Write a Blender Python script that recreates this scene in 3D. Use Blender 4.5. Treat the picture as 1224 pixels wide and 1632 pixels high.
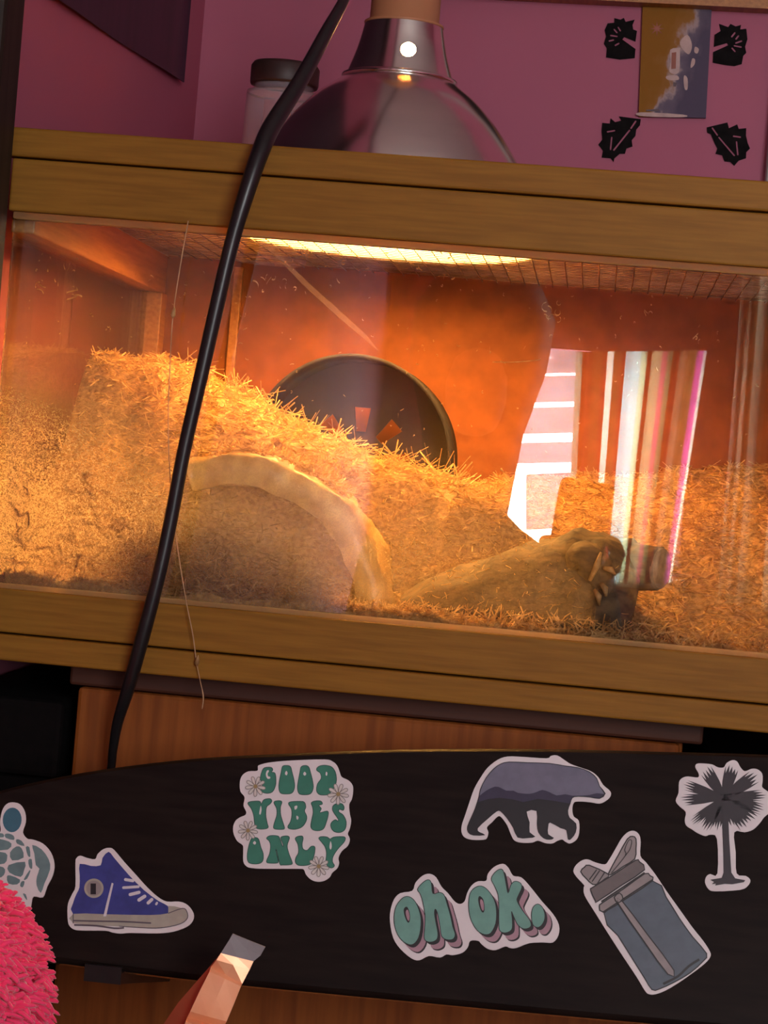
import bpy, bmesh, math, random
import numpy as np
from mathutils import Vector, Matrix
from mathutils.geometry import tessellate_polygon

for o in list(bpy.data.objects): bpy.data.objects.remove(o)
SC = bpy.context.scene
COL = SC.collection
random.seed(7); RNG = np.random.default_rng(7)

# ------------------------------------------------------------------ camera
ZC = 0.84                      # lens height above the floor
CAM = Vector((0.0, -1.45, ZC))
F = 3600.0                     # focal length for the 1224 px wide frame (3x phone lens)
yc = Vector((348, 26, -F)).normalized()
rho = math.radians(5.0)
zc_ = Vector((math.sin(rho), math.cos(rho), 0)); zc_ = (zc_ - yc*zc_.dot(yc)).normalized()
xc = yc.cross(zc_)
A = Matrix((xc, yc, zc_))      # rows: world axes seen by the camera -> world_from_cam
cam_d = bpy.data.cameras.new('camera'); cam = bpy.data.objects.new('camera', cam_d)
COL.objects.link(cam); SC.camera = cam
cam.matrix_world = Matrix.Translation(CAM) @ A.to_4x4()
cam_d.sensor_fit = 'HORIZONTAL'; cam_d.sensor_width = 36; cam_d.lens = F/1224*36
cam_d.clip_start = 0.02

# ------------------------------------------------------------------ world, daylight, exposure
W = bpy.data.worlds.new('world'); SC.world = W; W.use_nodes = True
W.node_tree.nodes['Background'].inputs[0].default_value = (0.75, 0.85, 1.0, 1)
W.node_tree.nodes['Background'].inputs[1].default_value = 0.6
# daylight outside the two windows behind the photographer, shining in
for (wx, wz, sx, sz, watt) in ((-0.07, ZC+.07, .56, .50, 75), (0.80, 1.28, 1.05, 1.25, 52)):
    ld = bpy.data.lights.new('daylight', 'AREA'); ld.shape = 'RECTANGLE'; ld.size = sx; ld.size_y = sz
    ld.energy = watt; ld.color = (0.96, 0.98, 1.0)
    lo = bpy.data.objects.new('daylight', ld); COL.objects.link(lo)
    lo.location = (wx, -3.0, wz); lo.rotation_euler = (math.radians(90), 0, 0)
SC.view_settings.view_transform = 'Standard'; SC.view_settings.look = 'None'
SC.view_settings.exposure = 0.0; SC.view_settings.gamma = 1.0
SC.view_settings.use_curve_mapping = False
SC.cycles.use_denoising = True
SC.cycles.max_bounces = 8; SC.cycles.transparent_max_bounces = 24
SC.cycles.caustics_reflective = False; SC.cycles.caustics_refractive = False
SC.cycles.sample_clamp_indirect = 60.0

# ------------------------------------------------------------------ helpers
def ray(px, py):
    return A @ Vector((px-612, -(py-816), -F))
def at(px, py, Y):
    d = ray(px, py); t = (Y-CAM.y)/d.y
    return CAM + d*t
def at_plane(px, py, p0, n):
    d = ray(px, py); t = (p0-CAM).dot(n)/d.dot(n)
    return CAM + d*t

def lin(c):
    return tuple(((v/255)/12.92 if v/255 <= 0.04045 else ((v/255+0.055)/1.055)**2.4) for v in c)

MATS = {}
def M(name, col, rough=0.5, metal=0.0, spec=0.5, col2=None, scale=40.0, stretch=(1,1,1), bump=0.0,
      detail=4.0, transl=0.0, emit=0.0, coat=0.0, contrast=(0.35, 0.65), sheen=0.0):
    if name in MATS: return MATS[name]
    m = bpy.data.materials.new(name); m.use_nodes = True; nt = m.node_tree
    b = nt.nodes['Principled BSDF']
    b.inputs['Base Color'].default_value = (*col, 1)
    b.inputs['Roughness'].default_value = rough; b.inputs['Metallic'].default_value = metal
    b.inputs['Specular IOR Level'].default_value = spec
    b.inputs['Coat Weight'].default_value = coat
    b.inputs['Sheen Weight'].default_value = sheen
    if emit:
        b.inputs['Emission Color'].default_value = (*col, 1); b.inputs['Emission Strength'].default_value = emit
    if col2 is not None or bump:
        tc = nt.nodes.new('ShaderNodeTexCoord'); mp = nt.nodes.new('ShaderNodeMapping')
        mp.inputs['Scale'].default_value = stretch
        nz = nt.nodes.new('ShaderNodeTexNoise'); nz.inputs['Scale'].default_value = scale; nz.inputs['Detail'].default_value = detail
        nt.links.new(tc.outputs['Object'], mp.inputs['Vector']); nt.links.new(mp.outputs['Vector'], nz.inputs['Vector'])
        if col2 is not None:
            cr = nt.nodes.new('ShaderNodeValToRGB')
            cr.color_ramp.elements[0].position = contrast[0]; cr.color_ramp.elements[0].color = (*col, 1)
            cr.color_ramp.elements[1].position = contrast[1]; cr.color_ramp.elements[1].color = (*col2, 1)
            nt.links.new(nz.outputs['Fac'], cr.inputs['Fac']); nt.links.new(cr.outputs['Color'], b.inputs['Base Color'])
        if bump:
            bp = nt.nodes.new('ShaderNodeBump'); bp.inputs['Strength'].default_value = bump; bp.inputs['Distance'].default_value = 0.002
            nt.links.new(nz.outputs['Fac'], bp.inputs['Height']); nt.links.new(bp.outputs['Normal'], b.inputs['Normal'])
    if transl:
        out = nt.nodes['Material Output']; tr = nt.nodes.new('ShaderNodeBsdfTranslucent'); mx = nt.nodes.new('ShaderNodeMixShader')
        mx.inputs[0].default_value = transl
        src = b.inputs['Base Color'].links[0].from_socket if b.inputs['Base Color'].links else None
        if src: nt.links.new(src, tr.inputs['Color'])
        else: tr.inputs['Color'].default_value = (*col, 1)
        nt.links.new(b.outputs[0], mx.inputs[1]); nt.links.new(tr.outputs[0], mx.inputs[2]); nt.links.new(mx.outputs[0], out.inputs['Surface'])
    MATS[name] = m
    return m

def emission(name, col, s):
    m = bpy.data.materials.new(name); m.use_nodes = True; nt = m.node_tree
    nt.nodes.remove(nt.nodes['Principled BSDF'])
    e = nt.nodes.new('ShaderNodeEmission'); e.inputs[0].default_value = (*col, 1); e.inputs[1].default_value = s
    nt.links.new(e.outputs[0], nt.nodes['Material Output'].inputs['Surface'])
    return m

def tag(o, label=None, cat=None, group=None, kind=None):
    if label: o['label'] = label
    if cat: o['category'] = cat
    if group: o['group'] = group
    if kind: o['kind'] = kind
    return o

def thing(name, loc, label, cat, group=None):
    e = bpy.data.objects.new(name, None); COL.objects.link(e); e.location = Vector(loc); e.empty_display_size = 0.02
    return tag(e, label, cat, group)

def root_off(p):
    v = Vector((0,0,0))
    while p is not None:
        v = v + p.location; p = p.parent
    return v

def link(name, me, mat, parent=None, smooth=False):
    """me is in world coordinates; parents are never rotated"""
    o = bpy.data.objects.new(name, me); COL.objects.link(o)
    for mm in (mat if isinstance(mat, (list, tuple)) else [mat]):
        if mm is not None: me.materials.append(mm)
    if smooth:
        for p in me.polygons: p.use_smooth = True
    if parent is not None:
        off = root_off(parent); o.parent = parent; o.location = -off if parent.type == 'EMPTY' else (0,0,0)
        if parent.type != 'EMPTY': o.location = (0,0,0)
    return o

def mesh(name, V, Fc):
    me = bpy.data.meshes.new(name); me.from_pydata([tuple(v) for v in V], [], [tuple(f) for f in Fc]); me.update(); return me

def bm_out(bm, name):
    me = bpy.data.meshes.new(name); bm.normal_update(); bm.to_mesh(me); bm.free(); return me

def recenter(o):
    """move the mesh origin to the middle of its base"""
    me = o.data; co = np.array([v.co for v in me.vertices]); c = (co.min(0)+co.max(0))/2; c[2] = co[:,2].min()
    me.transform(Matrix.Translation(-Vector(c))); o.location = o.location + Vector(c); return o

def box_me(name, x0, x1, y0, y1, z0, z1, bevel=0.0, seg=2):
    bm = bmesh.new()
    r = bmesh.ops.create_cube(bm, size=1.0)
    for v in r['verts']:
        v.co = Vector((x0+(v.co.x+.5)*(x1-x0), y0+(v.co.y+.5)*(y1-y0), z0+(v.co.z+.5)*(z1-z0)))
    if bevel: bmesh.ops.bevel(bm, geom=list(bm.edges), offset=bevel, segments=seg, affect='EDGES', profile=0.5)
    return bm_out(bm, name)

def tube_me(name, pts, rad, sides=10, caps=True, flat=1.0):
    """sweep a circle along points; rad scalar or list"""
    P = [Vector(p) for p in pts]; n = len(P)
    R = rad if isinstance(rad, (list, tuple)) else [rad]*n
    V = []; Fc = []; up = Vector((0.13, 0.9, 0.3)).normalized()
    for i in range(n):
        t = (P[min(i+1, n-1)]-P[max(i-1, 0)]).normalized()
        a = up.cross(t)
        if a.length < 1e-4: a = Vector((1,0,0)).cross(t)
        a.normalize(); b = t.cross(a)
        for k in range(sides):
            w = 2*math.pi*k/sides
            V.append(P[i] + (a*math.cos(w) + b*math.sin(w)*flat)*R[i])
    for i in range(n-1):
        for k in range(sides):
            k2 = (k+1) % sides
            Fc.append((i*sides+k, i*sides+k2, (i+1)*sides+k2, (i+1)*sides+k))
    if caps:
        Fc.append(tuple(range(sides))[::-1]); Fc.append(tuple((n-1)*sides+k for k in range(sides)))
    return mesh(name, V, Fc)

def lathe_me(name, prof, c, sides=64, closed=False):
    """prof: (r,z) list about the vertical axis through c"""
    V = []; Fc = []; n = len(prof)
    for r, z in prof:
        for k in range(sides):
            w = 2*math.pi*k/sides; V.append((c[0]+r*math.cos(w), c[1]+r*math.sin(w), z))
    for i in range(n-1 if not closed else n):
        j = (i+1) % n
        for k in range(sides):
            k2 = (k+1) % sides
            Fc.append((i*sides+k, i*sides+k2, j*sides+k2, j*sides+k))
    return mesh(name, V, Fc)

def crom(P, sub=4, closed=True):
    n = len(P); out = []
    for i in range(n if closed else n-1):
        g = lambda j: P[j % n] if closed else P[max(0, min(n-1, j))]
        p0, p1, p2, p3 = g(i-1), g(i), g(i+1), g(i+2)
        for s in range(sub):
            t = s/sub
            out.append(tuple(0.5*((2*p1[k]) + (-p0[k]+p2[k])*t + (2*p0[k]-5*p1[k]+4*p2[k]-p3[k])*t*t + (-p0[k]+3*p1[k]-3*p2[k]+p3[k])*t**3) for k in range(len(p1))))
    if not closed: out.append(tuple(P[-1]))
    return out

def flat_me(name, loops, tf, thick=0.0, nrm=None):
    """loops: 2D loops (outer, holes...); tf maps 2D -> world; optional thickness back along -nrm"""
    L = [[Vector((p[0], p[1], 0)) for p in lp] for lp in loops]
    tris = tessellate_polygon(L)
    flat = [p for lp in L for p in lp]
    W3 = [tf(p.x, p.y) for p in flat]; n = len(W3); Fc = []
    for t in tris:
        a, b, c = (W3[i] for i in t)
        if (b-a).cross(c-a).length < 1e-14: continue
        f = tuple(t)
        if nrm is not None and (b-a).cross(c-a).dot(nrm) < 0: f = f[::-1]
        Fc.append(f)
    if thick:
        W3 = W3 + [p - nrm*thick for p in W3]
        Fc += [tuple(i+n for i in f[::-1]) for f in Fc]
        o = 0
        for lp in L:
            m = len(lp)
            for i in range(m):
                j = (i+1) % m; Fc.append((o+i, o+j, o+j+n, o+i+n))
            o += m
    return mesh(name, W3, Fc)

def capsule(p, q, w, n=6):
    (x0, y0), (x1, y1) = p, q; a = math.atan2(y1-y0, x1-x0); out = []
    for i in range(n+1):
        t = a + math.pi/2 + math.pi*i/n; out.append((x0+w*math.cos(t), y0+w*math.sin(t)))
    for i in range(n+1):
        t = a - math.pi/2 + math.pi*i/n; out.append((x1+w*math.cos(t), y1+w*math.sin(t)))
    return out

def ell(cx, cy, rx, ry, n=28, rot=0):
    return [(cx+rx*math.cos(t)*math.cos(rot)-ry*math.sin(t)*math.sin(rot), cy+rx*math.cos(t)*math.sin(rot)+ry*math.sin(t)*math.cos(rot)) for t in (2*math.pi*i/n for i in range(n))]

def stroke_loops(P, w, closed=True):
    """ribbon quads along a polyline in 2D -> list of quads"""
    n = len(P); L = []; R = []
    for i in range(n):
        if closed: a, b = P[i-1], P[(i+1) % n]
        else: a, b = P[max(0, i-1)], P[min(n-1, i+1)]
        dx, dy = b[0]-a[0], b[1]-a[1]; l = math.hypot(dx, dy) or 1
        nx, ny = -dy/l*w/2, dx/l*w/2
        L.append((P[i][0]+nx, P[i][1]+ny)); R.append((P[i][0]-nx, P[i][1]-ny))
    return L, R
def stroke_me(name, P, w, tf, closed=True):
    L, R = stroke_loops(P, w, closed); n = len(P)
    V = [tf(*p) for p in L] + [tf(*p) for p in R]; Fc = []
    for i in range(n if closed else n-1):
        j = (i+1) % n; Fc.append((i, j, j+n, i+n))
    return mesh(name, V, Fc)

# ------------------------------------------------------------------ materials
pine   = M('pine', (0.28, 0.125, 0.013), 0.55, spec=.18, col2=(0.22, 0.093, 0.009), scale=9, stretch=(2.0, 30, 34), bump=0.12, detail=6)
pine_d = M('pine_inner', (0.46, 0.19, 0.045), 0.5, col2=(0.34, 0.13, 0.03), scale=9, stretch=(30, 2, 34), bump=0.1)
hard   = M('hardboard', (0.27, 0.075, 0.0095), 0.6, spec=.2, col2=(0.21, 0.057, 0.007), scale=60, bump=0.1)
mahog  = M('stained_wood', (0.28, 0.078, 0.012), 0.6, spec=.2, col2=(0.20, 0.050, 0.008), scale=7, stretch=(24, 24, 1.5), bump=0.08)
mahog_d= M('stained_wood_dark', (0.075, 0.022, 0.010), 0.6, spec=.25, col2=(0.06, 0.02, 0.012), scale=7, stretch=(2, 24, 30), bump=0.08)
darkw  = M('dark_post_wood', (0.016, 0.010, 0.007), 0.55, spec=.15, col2=(0.03, 0.02, 0.014), scale=8, stretch=(20, 20, 1))
pinkw  = M('pink_paint', (0.46, 0.125, 0.195), 0.75, col2=(0.44, 0.117, 0.186), scale=5, bump=0.05)
floorm = M('floor_boards', (0.14, 0.075, 0.04), 0.5, col2=(0.09, 0.045, 0.025), scale=6, stretch=(1.5, 20, 1))
ceilm  = M('ceiling_paint', (0.6, 0.55, 0.52), 0.9, col2=(0.57, 0.52, 0.5), scale=20)
black  = M('black_rubber', (0.008, 0.008, 0.009), 0.33, col2=(0.012, 0.011, 0.011), scale=80)

# ------------------------------------------------------------------ the room
XL, XR, YB, YF = -0.43, 1.9, 0.75, -2.8
def struct(name, me, mat): return tag(link(name, me, mat), kind='structure')
struct('floor', box_me('floor', XL-.1, XR+.1, YF-.1, YB+.1, -.05, 0), floorm)
struct('ceiling', box_me('ceiling', XL-.1, XR+.1, YF-.1, YB+.1, 2.4, 2.45), ceilm)
struct('wall_left', box_me('wall_left', XL-.1, XL, YF-.1, YB+.1, 0, 2.4), pinkw)
struct('wall_right', box_me('wall_right', XR, XR+.1, YF-.1, YB+.1, 0, 2.4), pinkw)
struct('wall_back', box_me('wall_back', XL, XR, YB, YB+.1, 0, 2.4), pinkw)
trimm = M('trim_paint', (0.42, 0.40, 0.37), 0.5, col2=(0.38, 0.36, 0.34), scale=30)
struct('trim_1', box_me('trim_1', 0.128, 0.20, YB-0.02, YB, 0, 2.1, 0.004), trimm)
# wall behind the photographer, with two window openings
WZ0, WZ1 = ZC-0.136, ZC+0.268
OPEN = ((-0.30, 0.152, WZ0, WZ1), (0.29, 1.30, 0.68, 1.86))     # x0, x1, z0, z1
bm = bmesh.new()
a, b = OPEN
rects = [(XL, a[0], 0, 2.4), (a[0], a[1], 0, a[2]), (a[0], a[1], a[3], 2.4), (a[1], b[0], 0, 2.4), (b[0], b[1], 0, b[2]), (b[0], b[1], b[3], 2.4), (b[1], XR, 0, 2.4)]
for (x0, x1, z0, z1) in rects:
    r = bmesh.ops.create_cube(bm, size=1.0)
    for v in r['verts']:
        v.co = Vector((x0+(v.co.x+.5)*(x1-x0), YF-.1+(v.co.y+.5)*.1, z0+(v.co.z+.5)*(z1-z0)))
struct('wall_front', bm_out(bm, 'wall_front'), pinkw)

def atm(px, py, Yw):
    """point in the room whose mirror image in the front pane stands there"""
    p = at(px, py, -Yw); return Vector((p.x, Yw, p.z))

whitep = M('window_paint', (0.75, 0.75, 0.73), 0.4, col2=(0.7, 0.7, 0.68), scale=30)
slatm = M('blind_slat', (0.80, 0.82, 0.84), 0.5, col2=(0.70, 0.71, 0.73), scale=15, stretch=(1, 1, 8), transl=0.42)
for k, (x0, x1, z0w, z1w) in enumerate(OPEN):
    bm = bmesh.new(); fr = 0.016
    for (a, b, c, d) in ((x0, x1, z0w, z0w+fr), (x0, x1, z1w-fr, z1w), (x0, x0+fr, z0w, z1w), (x1-fr, x1, z0w, z1w)):
        r = bmesh.ops.create_cube(bm, size=1.0)
        for v in r['verts']:
            v.co = Vector((a+(v.co.x+.5)*(b-a), YF-.09+(v.co.y+.5)*.06, c+(v.co.z+.5)*(d-c)))
    w = struct('window_%d' % (k+1), bm_out(bm, 'window'), whitep)
    link('window_sill', box_me('window_sill', x0-.015, x1+.015, YF+.002, YF+.03, z0w-.03, z0w-.008, .003), whitep, w)

# slatted blind in the window that the pane mirrors, hung a little crooked
bl = thing('window_blind', (-0.1, YF+0.012, WZ1), 'pale slatted blind in window, mirrored in the front pane', 'blind')
def slat(px0, px1, ya, yb, Yw=YF+0.012, nm='slat', m=slatm):
    bm = bmesh.new(); q = []
    for (px, py) in ((px0, ya+2), (px1, ya-2), (px1, yb-2), (px0, yb+2)):
        p = atm(px, py, Yw); q.append(p)
    V = []
    for f_ in (0, 1):
        for i, p in enumerate(q): V.append(bm.verts.new((p.x, p.y+f_*0.002+(0.004 if i < 2 else 0), p.z)))
    for f in ((0,1,2,3), (7,6,5,4), (0,4,5,1), (1,5,6,2), (2,6,7,3), (3,7,4,0)): bm.faces.new([V[i] for i in f])
    bmesh.ops.recalc_face_normals(bm, faces=bm.faces)
    return link(nm, bm_out(bm, nm), m, bl)
for ya, yb in ((572, 596), (600, 642), (650, 692), (706, 739)): slat(690, 921, ya, yb)
slat(838, 921, 754, 843, nm='bottom_panel')

# striped curtains
def stripes(name, stops, transl, scale=1.0):
    m = bpy.data.materials.new(name); m.use_nodes = True; nt = m.node_tree
    b = nt.nodes['Principled BSDF']; b.inputs['Roughness'].default_value = 0.9
    uv = nt.nodes.new('ShaderNodeTexCoord'); sp = nt.nodes.new('ShaderNodeSeparateXYZ')
    nt.links.new(uv.outputs['UV'], sp.inputs[0])
    cr = nt.nodes.new('ShaderNodeValToRGB'); cr.color_ramp.interpolation = 'CONSTANT'
    el = cr.color_ramp.elements
    el[0].position = 0; el[0].color = (*stops[0][1], 1); el[1].position = stops[1][0]; el[1].color = (*stops[1][1], 1)
    for p, c in stops[2:]:
        e = el.new(p); e.color = (*c, 1)
    nt.links.new(sp.outputs['X'], cr.inputs['Fac']); nt.links.new(cr.outputs['Color'], b.inputs['Base Color'])
    tr = nt.nodes.new('ShaderNodeBsdfTranslucent'); nt.links.new(cr.outputs['Color'], tr.inputs['Color'])
    mx = nt.nodes.new('ShaderNodeMixShader'); mx.inputs[0].default_value = transl
    nt.links.new(b.outputs[0], mx.inputs[1]); nt.links.new(tr.outputs[0], mx.inputs[2])
    nt.links.new(mx.outputs[0], nt.nodes['Material Output'].inputs['Surface'])
    return m
def curtain_me(name, top, bot, y, folds, amp, nu=120, nv=14):
    """top/bot: ((x,z),(x,z)) ends of the hems"""
    V = []; Fc = []; UV = []
    for s in (0, 1):
        for j in range(nv+1):
            t = j/nv
            for i in range(nu+1):
                u = i/nu
                x = (top[0][0]*(1-u)+top[1][0]*u)*(1-t)+(bot[0][0]*(1-u)+bot[1][0]*u)*t
                z = (top[0][1]*(1-u)+top[1][1]*u)*(1-t)+(bot[0][1]*(1-u)+bot[1][1]*u)*t
                V.append((x, y + amp*math.sin(folds*2*math.pi*u + 1.3*math.sin(5*u))*(0.6+0.4*t) + s*0.0015, z)); UV.append((u, 1-t))
    n = (nu+1)*(nv+1)
    for j in range(nv):
        for i in range(nu):
            a = j*(nu+1)+i; Fc.append((a, a+1, a+nu+2, a+nu+1)); Fc.append((n+a+nu+1, n+a+nu+2, n+a+1, n+a))
    me = mesh(name, V, Fc); uvl = me.uv_layers.new(name='UVMap')
    for lp in me.loops: uvl.data[lp.index].uv = UV[lp.vertex_index]
    return me
mar, brn, crm, blu, tan, pnk, mag, grn = (0.34, .11, .09), (.34, .19, .11), (.84, .83, .74), (.62, .76, .76), (.58, .5, .36), (.62, .27, .30), (.78, .3, .55), (.5, .58, .46)
st1 = stripes('curtain_stripes', [(0, grn), (.05, mar), (.13, brn), (.20, mar), (.24, crm), (.29, brn), (.35, mar), (.38, blu), (.50, (.6,.66,.5)), (.55, mar), (.58, tan), (.66, pnk), (.70, (.5,.5,.33)), (.74, mar), (.79, (.4,.28,.2)), (.86, (.6,.45,.26)), (.92, mag), (.97, crm)], 0.86)
tan = (.8, .72, .58); brn = (.5, .34, .22)
st2 = stripes('curtain_stripes_shaded', [(0, tan), (.12, brn), (.18, tan), (.26, (.6,.52,.36)), (.32, brn), (.38, mar), (.43, tan), (.55, brn), (.65, crm), (.75, mar), (.82, tan), (.93, crm)], 0.8)
def pz(p): return (p.x, p.z)
YC = YF+0.06
c1 = link('curtain', curtain_me('curtain', (pz(atm(918, 560, YC)), pz(atm(1128, 558, YC))), (pz(atm(902, 932, YC)), pz(atm(1070, 930, YC))), YC, 7, 0.012), st1, smooth=True)
tag(c1, 'striped translucent curtain beside the blind, mirrored in the pane', 'curtain', 'striped curtains')
c2 = link('curtain', curtain_me('curtain', ((atm(1166, 558, YC).x, 1.92), (atm(1320, 558, YC).x, 1.92)), ((atm(1146, 932, YC).x, .66), (atm(1310, 932, YC).x, .66)), YC, 4, 0.012, nu=120), st2, smooth=True)
tag(c2, 'dull brown striped curtain at the far right of the pane reflection', 'curtain', 'striped curtains')

# ------------------------------------------------------------------ cabinet under the enclosure
CX0, CX1, CY0, CY1, CT = -0.340, 0.078, 0.02, 0.44, ZC-0.1405
cab = thing('cabinet', (-0.13, 0.22, 0), 'reddish brown wooden cabinet standing under the glass-fronted enclosure', 'cabinet')
link('body', box_me('body', CX0+.012, CX1-.012, CY0+.012, CY1, 0.0, CT-.0145, .002), mahog, cab)
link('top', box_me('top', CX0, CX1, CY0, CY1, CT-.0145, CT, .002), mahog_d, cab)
zt = CT-.0145
for k, (za, zb) in enumerate(((zt-.155, zt-.001), (zt-.33, zt-.160), (.06, zt-.335))):
    d = link('drawer', box_me('drawer', CX0+.006, CX1-.014, CY0+.001, CY0+.014, za, zb, .003), mahog, cab)
    link('knob', lathe_me('knob', [(0.0001, CY0-.016), (.008, CY0-.015), (.011, CY0-.010), (.006, CY0-.004), (.006, CY0+.002)], (0, 0), 20), darkw, d)
    kb = d.children[0]
    for v in kb.data.vertices:
        x, y, z = v.co; v.co = (-.13+x, z, (za+zb)/2+y)

# black blocks added on both sides of it, standing in for the shade there
gapm = M('gap_black', (0.004, 0.0028, 0.0028), 0.9, spec=.1, col2=(0.006, 0.004, 0.004), scale=150, bump=.3)
for (x0, x1, lab) in ((XL+.003, CX0-.004, 'tall black block added to darken the gap left of the cabinet'), (CX1+.006, .50, 'tall black block added to darken the space right of the cabinet, under the enclosure')):
    bx_ = thing('shade_block', ((x0+x1)/2, .25, 0), lab, 'box', 'added black shade blocks beside the cabinet')
    link('block_body', box_me('bb', x0, x1, .03, .46, 0, .62, .006), gapm, bx_); link('block_cap', box_me('bl', x0, x1, .026, .464, .6205, .672, .004), gapm, bx_)

# ------------------------------------------------------------------ enclosure
VX0, VX1, VY1 = -0.405, 0.225, 0.475
Zr = lambda v: ZC+v
viv = thing('animal_enclosure', (-0.09, 0.2, CT), 'pine framed animal enclosure with clear front pane, filled with bedding', 'terrarium')
link('bottom_rail', box_me('r', VX0, VX1, -.004, .014, Zr(-.1225), Zr(-.094), .0012), pine, viv)
link('base_board', box_me('r', VX0-.002, VX1, -.008, VY1, Zr(-.1405), Zr(-.1235), .0012), pine, viv)
link('floor_panel', box_me('r', VX0+.004, VX1-.004, .014, VY1-.01, Zr(-.1235), Zr(-.1185)), hard, viv)
link('top_rail', box_me('r', VX0+.004, VX1, -.004, .014, Zr(.1525), Zr(.1868), .0012), pine, viv)
glow_mat = M('amber_glow', (1.0, 0.80, 0.46), 0.2, transl=0.9)  # amber translucent strips added so the rail edges glow in the lamp light
link('glow_strip', box_me('r', VX0+.006, VX1-.004, .001, .012, Zr(.1482), Zr(.1527), .001), glow_mat, viv)
link('glow_strip', box_me('r', VX0+.006, VX1-.004, .0005, .0042, Zr(-.0942), Zr(-.0908), .0006), glow_mat, viv)
link('side_rail', box_me('r', VX0+.002, VX0+.018, .014, VY1-.012, Zr(.140), Zr(.1868), .0012), pine_d, viv)
link('side_rail', box_me('r', VX0+.002, VX0+.018, .014, VY1-.012, Zr(-.1185), Zr(-.09), .0012), pine_d, viv)
link('corner_post', box_me('r', VX0+.002, VX0+.020, VY1-.034, VY1-.012, Zr(-.1185), Zr(.140), .0012), pine_d, viv)
link('corner_post', box_me('r', VX1-.020, VX1-.002, VY1-.034, VY1-.012, Zr(-.1185), Zr(.1868), .0012), pine_d, viv)
link('side_panel', box_me('r', VX1-.012, VX1, .014, VY1-.012, Zr(-.1235), Zr(.1868), .001), hard, viv)
link('back_panel', box_me('r', VX0+.002, VX1, VY1-.012, VY1-.004, Zr(-.1235), Zr(.1868), .001), hard, viv)
link('back_batten', box_me('r', -.329, -.321, VY1-.016, VY1-.0115, Zr(-.1185), Zr(.168), .001), pine_d, viv)

def glass(name, refl, dust, dust_col=(0.95, 0.74, 0.50)):
    m = bpy.data.materials.new(name); m.use_nodes = True; nt = m.node_tree
    nt.nodes.remove(nt.nodes['Principled BSDF']); out = nt.nodes['Material Output']
    tr = nt.nodes.new('ShaderNodeBsdfTransparent'); tr.inputs[0].default_value = (0.98, 0.975, 0.96, 1)
    gl = nt.nodes.new('ShaderNodeBsdfGlossy'); gl.inputs['Roughness'].default_value = 0.0
    fr = nt.nodes.new('ShaderNodeFresnel'); fr.inputs['IOR'].default_value = 1.5
    mul = nt.nodes.new('ShaderNodeMath'); mul.operation = 'MULTIPLY'; mul.inputs[1].default_value = refl
    mul.use_clamp = True
    mx = nt.nodes.new('ShaderNodeMixShader')
    nt.links.new(fr.outputs[0], mul.inputs[0]); nt.links.new(mul.outputs[0], mx.inputs[0])
    nt.links.new(tr.outputs[0], mx.inputs[1]); nt.links.new(gl.outputs[0], mx.inputs[2])
    last = mx
    if dust:
        tc = nt.nodes.new('ShaderNodeTexCoord'); sp = nt.nodes.new('ShaderNodeSeparateXYZ'); nt.links.new(tc.outputs['Object'], sp.inputs[0])
        nz = nt.nodes.new('ShaderNodeTexNoise'); nz.inputs['Scale'].default_value = 9; nz.inputs['Detail'].default_value = 6
        nt.links.new(tc.outputs['Object'], nz.inputs['Vector'])
        n2 = nt.nodes.new('ShaderNodeTexNoise'); n2.inputs['Scale'].default_value = 850; n2.inputs['Detail'].default_value = 2
        nt.links.new(tc.outputs['Object'], n2.inputs['Vector'])
        def mr(sock, a, b, c, d):
            r = nt.nodes.new('ShaderNodeMapRange'); r.interpolation_type = 'SMOOTHSTEP'
            for k, v in zip(('From Min', 'From Max', 'To Min', 'To Max'), (a, b, c, d)): r.inputs[k].default_value = v
            nt.links.new(sock, r.inputs['Value']); return r.outputs[0]
        def op(o, a, b):
            r = nt.nodes.new('ShaderNodeMath'); r.operation = o
            for k, v in enumerate((a, b)):
                if isinstance(v, float): r.inputs[k].default_value = v
                else: nt.links.new(v, r.inputs[k])
            return r.outputs[0]
        n2.inputs['Distortion'].default_value = 1.5
        zx = op('ADD', sp.outputs['Z'], op('MULTIPLY', sp.outputs['X'], 0.15))
        low = mr(zx, Zr(-.11), Zr(.025), dust, dust*0.07)      # kicked-up dust and fibres, thicker low down and to the left
        left = op('MULTIPLY', mr(sp.outputs['X'], -.405, -.24, 3.0, 1.0), mr(sp.outputs['X'], -.10, .05, 1.0, .55))
        blot = mr(nz.outputs['Fac'], .35, .7, .7, 1.25)
        spk = mr(n2.outputs['Fac'], .38, .66, .4, 1.55)
        d = op('MINIMUM', op('MULTIPLY', op('MULTIPLY', op('MULTIPLY', low, left), blot), spk), 0.85)
        df = nt.nodes.new('ShaderNodeBsdfTranslucent'); df.inputs[0].default_value = (*dust_col, 1)
        d2 = nt.nodes.new('ShaderNodeBsdfDiffuse'); d2.inputs[0].default_value = (*dust_col, 1)
        dm = nt.nodes.new('ShaderNodeMixShader'); dm.inputs[0].default_value = 0.3
        dm.inputs[0].default_value = .05; nt.links.new(df.outputs[0], dm.inputs[1]); nt.links.new(d2.outputs[0], dm.inputs[2])
        m2 = nt.nodes.new('ShaderNodeMixShader'); nt.links.new(d, m2.inputs[0]); nt.links.new(mx.outputs[0], m2.inputs[1]); nt.links.new(dm.outputs[0], m2.inputs[2])
        last = m2
    nt.links.new(last.outputs[0], out.inputs['Surface'])
    return m
g_clear = glass('acrylic', 1.5, 0); g_dusty = glass('acrylic_dusty_face', 0.3, 0.24); g_side = glass('acrylic_side', 0.8, 0.12)
def pane_me(x0, x1, y0, y1, z0, z1, axis):
    me = box_me('pane', x0, x1, y0, y1, z0, z1); return me
pm = pane_me(VX0+.006, VX1-.006, .0042, .0072, Zr(-.0945), Zr(.1515), 'y')
pane = link('front_pane', pm, [g_clear, g_dusty], viv)
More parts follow.
